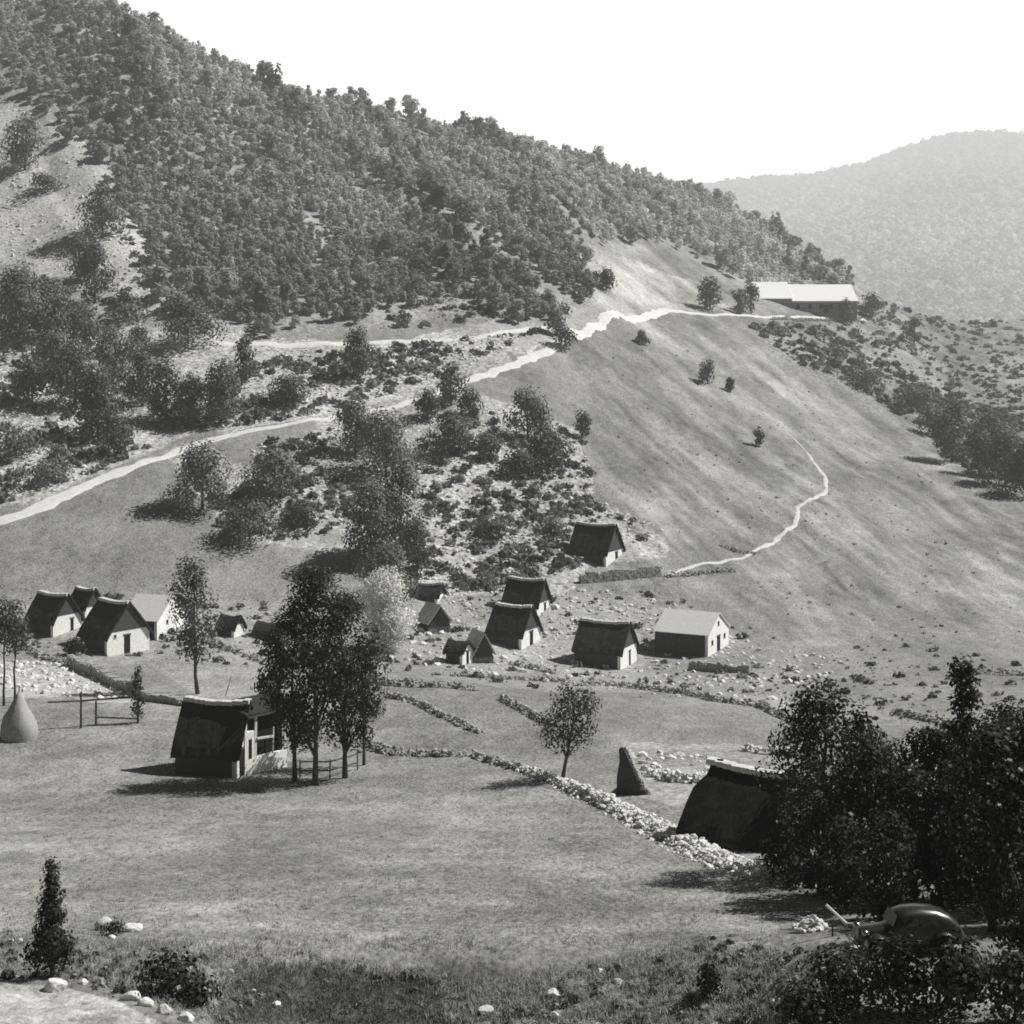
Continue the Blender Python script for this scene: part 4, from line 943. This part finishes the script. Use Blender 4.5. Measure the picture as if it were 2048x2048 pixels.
# ---- foreground barn
def barn():
    t = house('thatched_barn', 'big foreground barn with dark steep thatch and pale open gallery at its right end', 474, 1557, 5.3, 4.6, 5.5, 1.9, 13, board_from=3.1, doorpos=-1.3, doorw=1.0, doorh=2.1, cat='barn', windows=((1.2,1.2,.55,1.7),), ov=.3)
    hl = 5.3 / 2
    org = Vector((hl + .1, -.9, 0)); ang = math.radians(64)
    def put(o): o.location = org; o.rotation_euler = (0, 0, ang); return o
    an = MB(); an.box(0, 4.6, 0, .4, -1.8, 1.1); an.box(0, 1.0, 0, .4, 1.103, 3.3); an.box(0, .22, 0, .4, 3.303, 4.3)
    aw = put(an.build('annexe_wall', M['white'], t)); MB().box(.42, .72, -.03, .02, 1.15, 2.7).build('window_slot', M['void'], aw)
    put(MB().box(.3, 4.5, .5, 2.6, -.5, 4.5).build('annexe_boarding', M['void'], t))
    for x, z1, w_ in ((1.2, 4.4, .13), (3.1, 3.2, .07), (4.45, 4.5, .12)): f = MB(); f.bar((x, .12, 1.05), (x + random.uniform(-.12, .12), .1, z1), w_ * 1.5, w_); put(f.build('gallery_post', M['wood_pale'], t))
    for x0, z0, x1, z1 in ((1.3, 2.62, 3.0, 2.5), (.3, 4.45, 4.6, 4.5)): f = MB(); f.bar((x0, .0, z0), (x1, -.02, z1), .14, .16); put(f.build('gallery_rail', M['wood_pale'], t))
    rf = MB(); rf.add([(-.1, -.3, 4.62), (4.8, -.25, 4.55), (4.7, 2.8, 5.2), (-.1, 2.8, 5.3), (-.1, -.3, 4.78), (4.8, -.25, 4.70), (4.7, 2.8, 5.36), (-.1, 2.8, 5.46)], [(0,3,2,1),(4,5,6,7),(0,1,5,4),(1,2,6,5),(2,3,7,6),(3,0,4,7)]); put(rf.build('annexe_roof', M['thatch'], t))
    q = MB(); q.tube([(.6, .2, 5.9), (1.1, .3, 7.6)], [.06, .03], 6)
    o = q.build('pole', M['wood_pale'], None); o.matrix_world = Matrix.Translation(t.location) @ Matrix.Rotation(t.rotation_euler[2], 4, 'Z'); tag(o, 'thin pale pole sticking up from the ridge of the foreground barn', 'pole')
barn()

# ---- ruined gable near the track
p = hit(1262, 1588)
t = empty('ruined_gable', p, -.35); tag(t, 'jagged ruined gable wall, dark with a sunlit edge, left of the rubble enclosure', 'ruin')
mb = MB(); prof_ = [(-.95, -1), (1.5, -1), (1.4, .1), (.9, .7), (.45, 1.3), (.1, 2.1), (-.25, 2.9), (-.5, 3.3), (-.8, 3.2), (-.75, 2.4), (-.95, 1.2)]; m_ = len(prof_)
mb.add([(x, -.35, z) for x, z in prof_] + [(x, .35, z) for x, z in prof_], [tuple(range(m_)), tuple(range(m_, 2 * m_))[::-1]] + [(i, m_ + i, m_ + (i + 1) % m_, (i + 1) % m_) for i in range(m_)]); mb.build('gable_wall', M['painted_shade'], t)
mb = MB()
for i in range(26):
    f = i / 25; x = 1.4 - 1.9 * f ** .8; z = .1 + 3.1 * f; stone_box(mb, (x, random.uniform(-.2, .2), z), 1, 0, .4, .45, .25)
mb.build('coping_stones', M['stone'], t)
MB().box(-.9, -.4, .36, 3.5, -1, .9).build('side_wall', M['rubble'], t)

# ---- haystack
def haystack(px, py, hpx, wpx, label):
    p = hit(px, py); s = F / p.y; h = hpx / s; w = wpx / s; t = empty('haystack', p); tag(t, label, 'haystack', 'haystacks in the meadow at left')
    prof_ = [(.46, -.05), (.5, .1), (.5, .22), (.46, .34), (.38, .48), (.28, .62), (.18, .76), (.10, .88), (.04, .97)]; nn = 24; Vv = []; Fs = []
    for r_, z in prof_:
        for k in range(nn): q = 1 + random.uniform(-.07, .07) + .06 * math.sin(k * .9 + z * 5); Vv.append((r_ * w * q * math.cos(2*PI*k/nn), r_ * w * q * math.sin(2*PI*k/nn), z * h * .93))
    for i in range(len(prof_) - 1):
        for k in range(nn): Fs.append((i*nn+k, i*nn+(k+1)%nn, (i+1)*nn+(k+1)%nn, (i+1)*nn+k))
    Fs.append(tuple((len(prof_)-1)*nn+k for k in range(nn))); obj('hay_cone', raw_mesh('hay_cone', Vv, Fs, True), M['hay'], t)
    MB().tube([(0, 0, h * .85), (.02, 0, h * 1.04)], [.05, .04], 6).build('stack_pole', M['wood'], t)
haystack(38, 1478, 104, 72, 'pear-shaped haystack in the meadow at the left edge')

# ---- rail fence
t = empty('rail_fence', hit(190, 1446)); tag(t, 'sparse wooden rail fence with three posts, right of the haystack', 'fence')
org = t.location.copy(); tops = []
for px, py, hp in ((162, 1456, 72), (192, 1452, 50), (276, 1444, 66)):
    p = hit(px, py); s = F / p.y; q = p - org; MB().tube([q - Vector((0, 0, .4)), q + Vector((0, 0, hp / s))], [.12, .09], 6).build('post', M['wood_dark'], t); tops.append((q, hp / s))
a = hit(96, 1462) - org
MB().bar(a + Vector((0, 0, 2.55)), tops[0][0] + Vector((0, 0, 2.45)), .14).bar(tops[0][0] + Vector((0, 0, 2.45)), tops[2][0] + Vector((0, 0, 2.35)), .16).build('top_rail', M['wood_dark'], t)
MB().bar(tops[1][0] + Vector((0, 0, .8)), tops[2][0] + Vector((0, 0, .3)), .12).build('low_rail', M['wood_dark'], t)

# railing between the trunks of the dark clump
t = empty('rail_fence', hit(650, 1560)); tag(t, 'low rail fence between the trunks of the dark clump', 'fence'); org = t.location.copy()
pp = [hit(600, 1556) - org, hit(660, 1556) - org, hit(715, 1540) - org]
for q in pp: MB().tube([q - Vector((0, 0, .3)), q + Vector((0, 0, 1.5))], [.07, .06], 6).build('post', M['wood'], t)
for z in (.6, 1.3): MB().bar(pp[0] + Vector((0, 0, z)), pp[1] + Vector((0, 0, z)), .1).bar(pp[1] + Vector((0, 0, z)), pp[2] + Vector((0, 0, z)), .1).build('rail', M['wood'], t)

# thin post in front of the meadow wall
p = hit(820, 1520); o = MB().tube([(0, 0, -.3), (0, 0, 1.5)], [.06, .05], 6).build('post', M['wood_pale']); o.location = p; tag(o, 'thin pale post standing at the low meadow wall', 'post')

# ---- boulders of the foreground
def rock_fine(size, seed):
    import bmesh
    bm = bmesh.new(); bmesh.ops.create_icosphere(bm, subdivisions=4, radius=size / 2); r = np.random.default_rng(int(seed)); co = np.array([v.co for v in bm.verts]); u = co / np.linalg.norm(co, axis=1, keepdims=True)
    k = np.ones(len(u))
    for _ in range(11):                       # plane cuts give broken faces
        n_ = r.normal(size=3); n_ /= np.linalg.norm(n_); d_ = r.uniform(.55, .9); t_ = u @ n_; k = np.where(t_ * k > d_, d_ / np.maximum(t_, .01), k)
    k *= 1 + .07 * fbm(u[:, 0] * 4 + 9, u[:, 1] * 4 + u[:, 2] * 3, int(seed), 3); co = u * k[:, None] * size / 2 * np.array([1.1, r.uniform(.7, 1), .72]) + np.array([0, 0, size * .16])
    for v, c in zip(bm.verts, co): v.co = c
    me = bpy.data.meshes.new('boulder'); bm.to_mesh(me); bm.free(); return me
BO = [(214,1858,40,'white rock, left of the pair above the dark hollow at lower left'),(264,1862,34,'white rock, right of the pair above the dark hollow at lower left'),(224,1878,14,'small white stone under the pair of white rocks'),
      (20,1886,14,'white stone at the left edge beside the juniper'),(40,1884,14,'white stone between the left edge and the juniper'),
      (313,1938,14,'white stone on top of the dark spreading bush at lower left'),(372,1912,10,'tiny white stone above the dark spreading bush'),(462,1945,12,'white stone on the bank right of the spreading bush'),
      (110,1980,40,'pale flat rock at the edge of the lower track near the juniper'),(168,1968,18,'small pale rock on the verge of the lower track'),(260,2000,34,'white rock where the verge of the lower track turns down'),(290,2012,30,'white rock right of the turn of the lower track verge'),(330,2026,28,'pale rock near the bottom edge on the track verge'),(370,2042,30,'pale rock cut by the bottom edge on the track verge'),
      (505,1985,12,'small white stone at the left of the dark grass bank'),(552,2014,20,'white stone lying in the dark grass bank'),(972,2026,26,'pale stone with a dark underside, right of the dark grass bank'),(1106,1992,26,'pale flat stone in the rough bank at bottom centre'),(1200,1945,14,'small white stone atop the rough bank'),(1236,1966,18,'pale stone just right of the small white one on the bank'),(1110,2034,18,'white stone at the bottom edge below the flat stone'),(1435,1985,20,'pale stone in the hollow at bottom right of the meadow'),(1560,2010,26,'pale rock on the bank left of the dark bushes')]
for px, py, w, lab in BO:
    p = hit(px, py); s = F / p.y; o = obj('boulder', rock_fine(w / s * 1.15, px), M['stone_light']); o.location = p; tag(o, lab, 'boulder')
# stone heap beside the car
p = hit(1625, 1862); t = MB(); VV = []; FF = []
for i in range(60):
    a = random.uniform(0, 6.28); r_ = random.uniform(0, 1) ** .6; z = (1 - r_) * .55 + .08
    vs, fs = rock_tris((r_ * .75 * math.cos(a), r_ * .6 * math.sin(a), z), random.uniform(.18, .35)); b = len(VV); VV += [tuple(v) for v in vs]; FF += [tuple(i_ + b for i_ in f) for f in fs]
o = obj('stone_heap', raw_mesh('stone_heap', VV, FF), M['stone_light']); o.location = p; tag(o, 'rounded heap of pale stones beside the track left of the car', 'stone heap')
p = hit(1690, 1868)
o = MB().tube([(-.75, 0, 1.15), (-.1, 0, .55), (.05, 0, .42)], [.06, .06, .06], 7).build('slanting_pole', M['wood_pale']); o.location = p; tag(o, 'short pale pole slanting up above the level bars left of the car', 'pole')  # stands for a bright streak, sunlight put into its pale colour
t = empty('track_railing', p); tag(t, 'pair of thin level bars on short posts left of the car', 'railing')  # bars stand for bright lines, light put into their pale colour
for z, x0, x1 in ((.42, .08, 1.3), (.22, -.65, 1.1)): MB().tube([(x0, 0, z), (x1, -.1, z)], [.03, .03], 6).build('bar', M['wood_pale'], t)
for x in (-.5, .25, .95): MB().tube([(x, -.05, -.4), (x, -.05, .40)], [.035, .035], 6).build('post', M['wood_dark'], t)

# ------------------------------------------------------------------ the parked car
def car():
    p = hit(1812, 1900); t = empty('parked_car', p, math.radians(180 + 8)); tag(t, 'dark glossy old car with a sloping back, parked in shade under the trees', 'car')
    # local x forward
    prof_ = [(-2.0, .45, .5), (-1.95, .8, .62), (-1.75, 1.1, .66), (-1.4, 1.36, .66), (-.95, 1.52, .64), (-.4, 1.58, .62), (.1, 1.56, .62), (.45, 1.46, .62)]
    low = .35; nn = 12; Vv = []; Fs = []
    def ring(x, zt, hw, belt=.95):
        r_ = []
        for k in range(nn + 1):
            a = PI * k / nn; c, s = math.cos(a), math.sin(a)
            y = -hw * math.copysign(abs(c) ** .55, c); z = low + (zt - low) * abs(s) ** .5
            r_.append((x, y, z))
        return r_
    rows = [ring(x, z, w) for x, z, w in prof_] + [ring(.62, 1.1, .62), ring(.75, .98, .55), ring(1.3, .95, .46), ring(1.75, .90, .36), ring(1.85, .8, .28), ring(1.88, .5, .2)]
    for r_ in rows: Vv += r_
    k1 = nn + 1
    for i in range(len(rows) - 1):
        for k in range(nn): Fs.append((i*k1+k, i*k1+k+1, (i+1)*k1+k+1, (i+1)*k1+k))
    Fs.append(tuple(range(k1))[::-1]); Fs.append(tuple((len(rows)-1)*k1+k for k in range(k1)))
    obj('body', raw_mesh('body', Vv, Fs, True), M['carpaint'], t)
    def fender(x, s, r_=.48, tail=.5):
        Vv = []; Fs = []; m = 12
        for k in range(m + 1):
            a = PI * (1.05 - 1.1 * k / m)
            xx = x + r_ * math.cos(a) - (tail * (1 - k / 4) ** 2 if k < 4 else 0); zz = .33 + r_ * 1.0 * max(math.sin(a), -.05)
            for j in range(5):
                y = s * (.5 + .32 * j / 4); Vv.append((xx, y, zz - .07 * (j / 4) ** 3 + .02))
        for k in range(m):
            for j in range(4): Fs.append((k*5+j, k*5+j+1, (k+1)*5+j+1, (k+1)*5+j))
        return raw_mesh('fender', Vv, Fs, True)
    for x in (-1.15, 1.3):
        for s in (-1, 1):
            obj('fender', fender(x, s), M['carpaint'], t)
            w = MB(); w.tube([(x, s * .58, .33), (x, s * .76, .33)], [.33, .33], 20); wo = w.build('wheel', M['tyre'], t, True)
            MB().tube([(x, s * .765, .33), (x, s * .785, .33)], [.17, .14], 16).build('hubcap', M['chrome'], wo)
    for s in (-1, 1):
        MB().tube([(1.55, s * .42, .82), (1.78, s * .42, .82)], [.1, .13], 12).build('headlight', M['chrome'], t, True)
        MB().add([(.30, s * .62, 1.02), (-.2, s * .635, 1.02), (-.2, s * .585, 1.4), (.18, s * .585, 1.4)], [(0,1,2,3)]).add([(-.27, s * .635, 1.02), (-1.0, s * .65, 1.02), (-.85, s * .60, 1.36), (-.27, s * .59, 1.4)], [(0,1,2,3)]).build('side_window', M['glass'], t)
        MB().box(-1.0, .8, s * .70 - .1, s * .70 + .1, .28, .34).build('running_board', M['carpaint'], t)
    MB().add([(.68, -.52, 1.04), (.68, .52, 1.04), (.50, .46, 1.42), (.50, -.46, 1.42)], [(0,1,2,3)]).build('windscreen', M['glass'], t)
    MB().tube([(1.98, -.62, .42), (2.02, 0, .42), (1.98, .62, .42)], [.05, .05, .05], 8).build('bumper', M['chrome'], t, True)
    MB().tube([(-2.1, -.6, .45), (-2.14, 0, .45), (-2.1, .6, .45)], [.05, .05, .05], 8).build('bumper', M['chrome'], t, True)
car()

# ------------------------------------------------------------------ light, sky, camera
SUN_EL, SUN_AZ = math.radians(48), math.radians(17)       # azimuth measured from +X towards +Y
sd = Vector((math.cos(SUN_EL) * math.cos(SUN_AZ), math.cos(SUN_EL) * math.sin(SUN_AZ), math.sin(SUN_EL)))
sl = bpy.data.lights.new('sun', 'SUN'); sl.energy = 5.0; sl.angle = math.radians(.5); sl.color = (1, .985, .955)
so = bpy.data.objects.new('sun', sl); link(so); so.rotation_euler = sd.to_track_quat('Z', 'Y').to_euler()
w = bpy.data.worlds.new('World'); SC.world = w; w.use_nodes = True; nt = w.node_tree; nt.nodes.clear()
out = nt.nodes.new('ShaderNodeOutputWorld'); bg = nt.nodes.new('ShaderNodeBackground'); sky = nt.nodes.new('ShaderNodeTexSky'); sky.sky_type = 'NISHITA'; sky.sun_disc = False
sky.sun_elevation = SUN_EL; sky.sun_rotation = math.radians(90) - SUN_AZ; sky.dust_density = 3.0; sky.air_density = 1.0
bw = nt.nodes.new('ShaderNodeRGBToBW'); nt.links.new(sky.outputs[0], bw.inputs[0])
# hazy white valley sky: the low sky is much brighter than the zenith
tc = nt.nodes.new('ShaderNodeTexCoord'); sx = nt.nodes.new('ShaderNodeSeparateXYZ'); nt.links.new(tc.outputs['Generated'], sx.inputs[0])
mr = nt.nodes.new('ShaderNodeMapRange'); mr.inputs['From Min'].default_value = .24; mr.inputs['From Max'].default_value = .42; mr.inputs['To Min'].default_value = 1.0; mr.inputs['To Max'].default_value = 0.0; mr.interpolation_type = 'SMOOTHSTEP'
nt.links.new(sx.outputs['Z'], mr.inputs['Value'])
my = nt.nodes.new('ShaderNodeMapRange'); my.inputs['From Min'].default_value = .1; my.inputs['From Max'].default_value = .6; my.inputs['To Min'].default_value = 0; my.inputs['To Max'].default_value = 1; nt.links.new(sx.outputs['Y'], my.inputs['Value'])
glow = mth(nt, 'MULTIPLY', mr.outputs[0], my.outputs[0])
val = mth(nt, 'ADD', mth(nt, 'MULTIPLY', bw.outputs[0], .26), mth(nt, 'MULTIPLY', glow, 14.5))
nt.links.new(val, bg.inputs['Color']); bg.inputs['Strength'].default_value = .07
nt.links.new(bg.outputs[0], out.inputs['Surface'])

cd_ = bpy.data.cameras.new('camera'); cam = bpy.data.objects.new('camera', cd_); link(cam)
cam.location = (0, 0, 0); cam.rotation_euler = (PI / 2, 0, 0)
cd_.sensor_width = 36; cd_.lens = 36 * F / 2048; cd_.shift_y = -(1024 - HZ) / 2048; cd_.clip_end = 6000; cd_.clip_start = .5
SC.camera = cam
SC.render.engine = 'CYCLES'
SC.cycles.max_bounces = 4; SC.cycles.diffuse_bounces = 2; SC.cycles.glossy_bounces = 2; SC.cycles.transmission_bounces = 1
SC.cycles.use_denoising = False; SC.cycles.use_adaptive_sampling = False
SC.cycles.filter_width = 1.8
SC.view_settings.view_transform = 'Standard'; SC.view_settings.look = 'None'; SC.view_settings.exposure = 0; SC.view_settings.gamma = 1
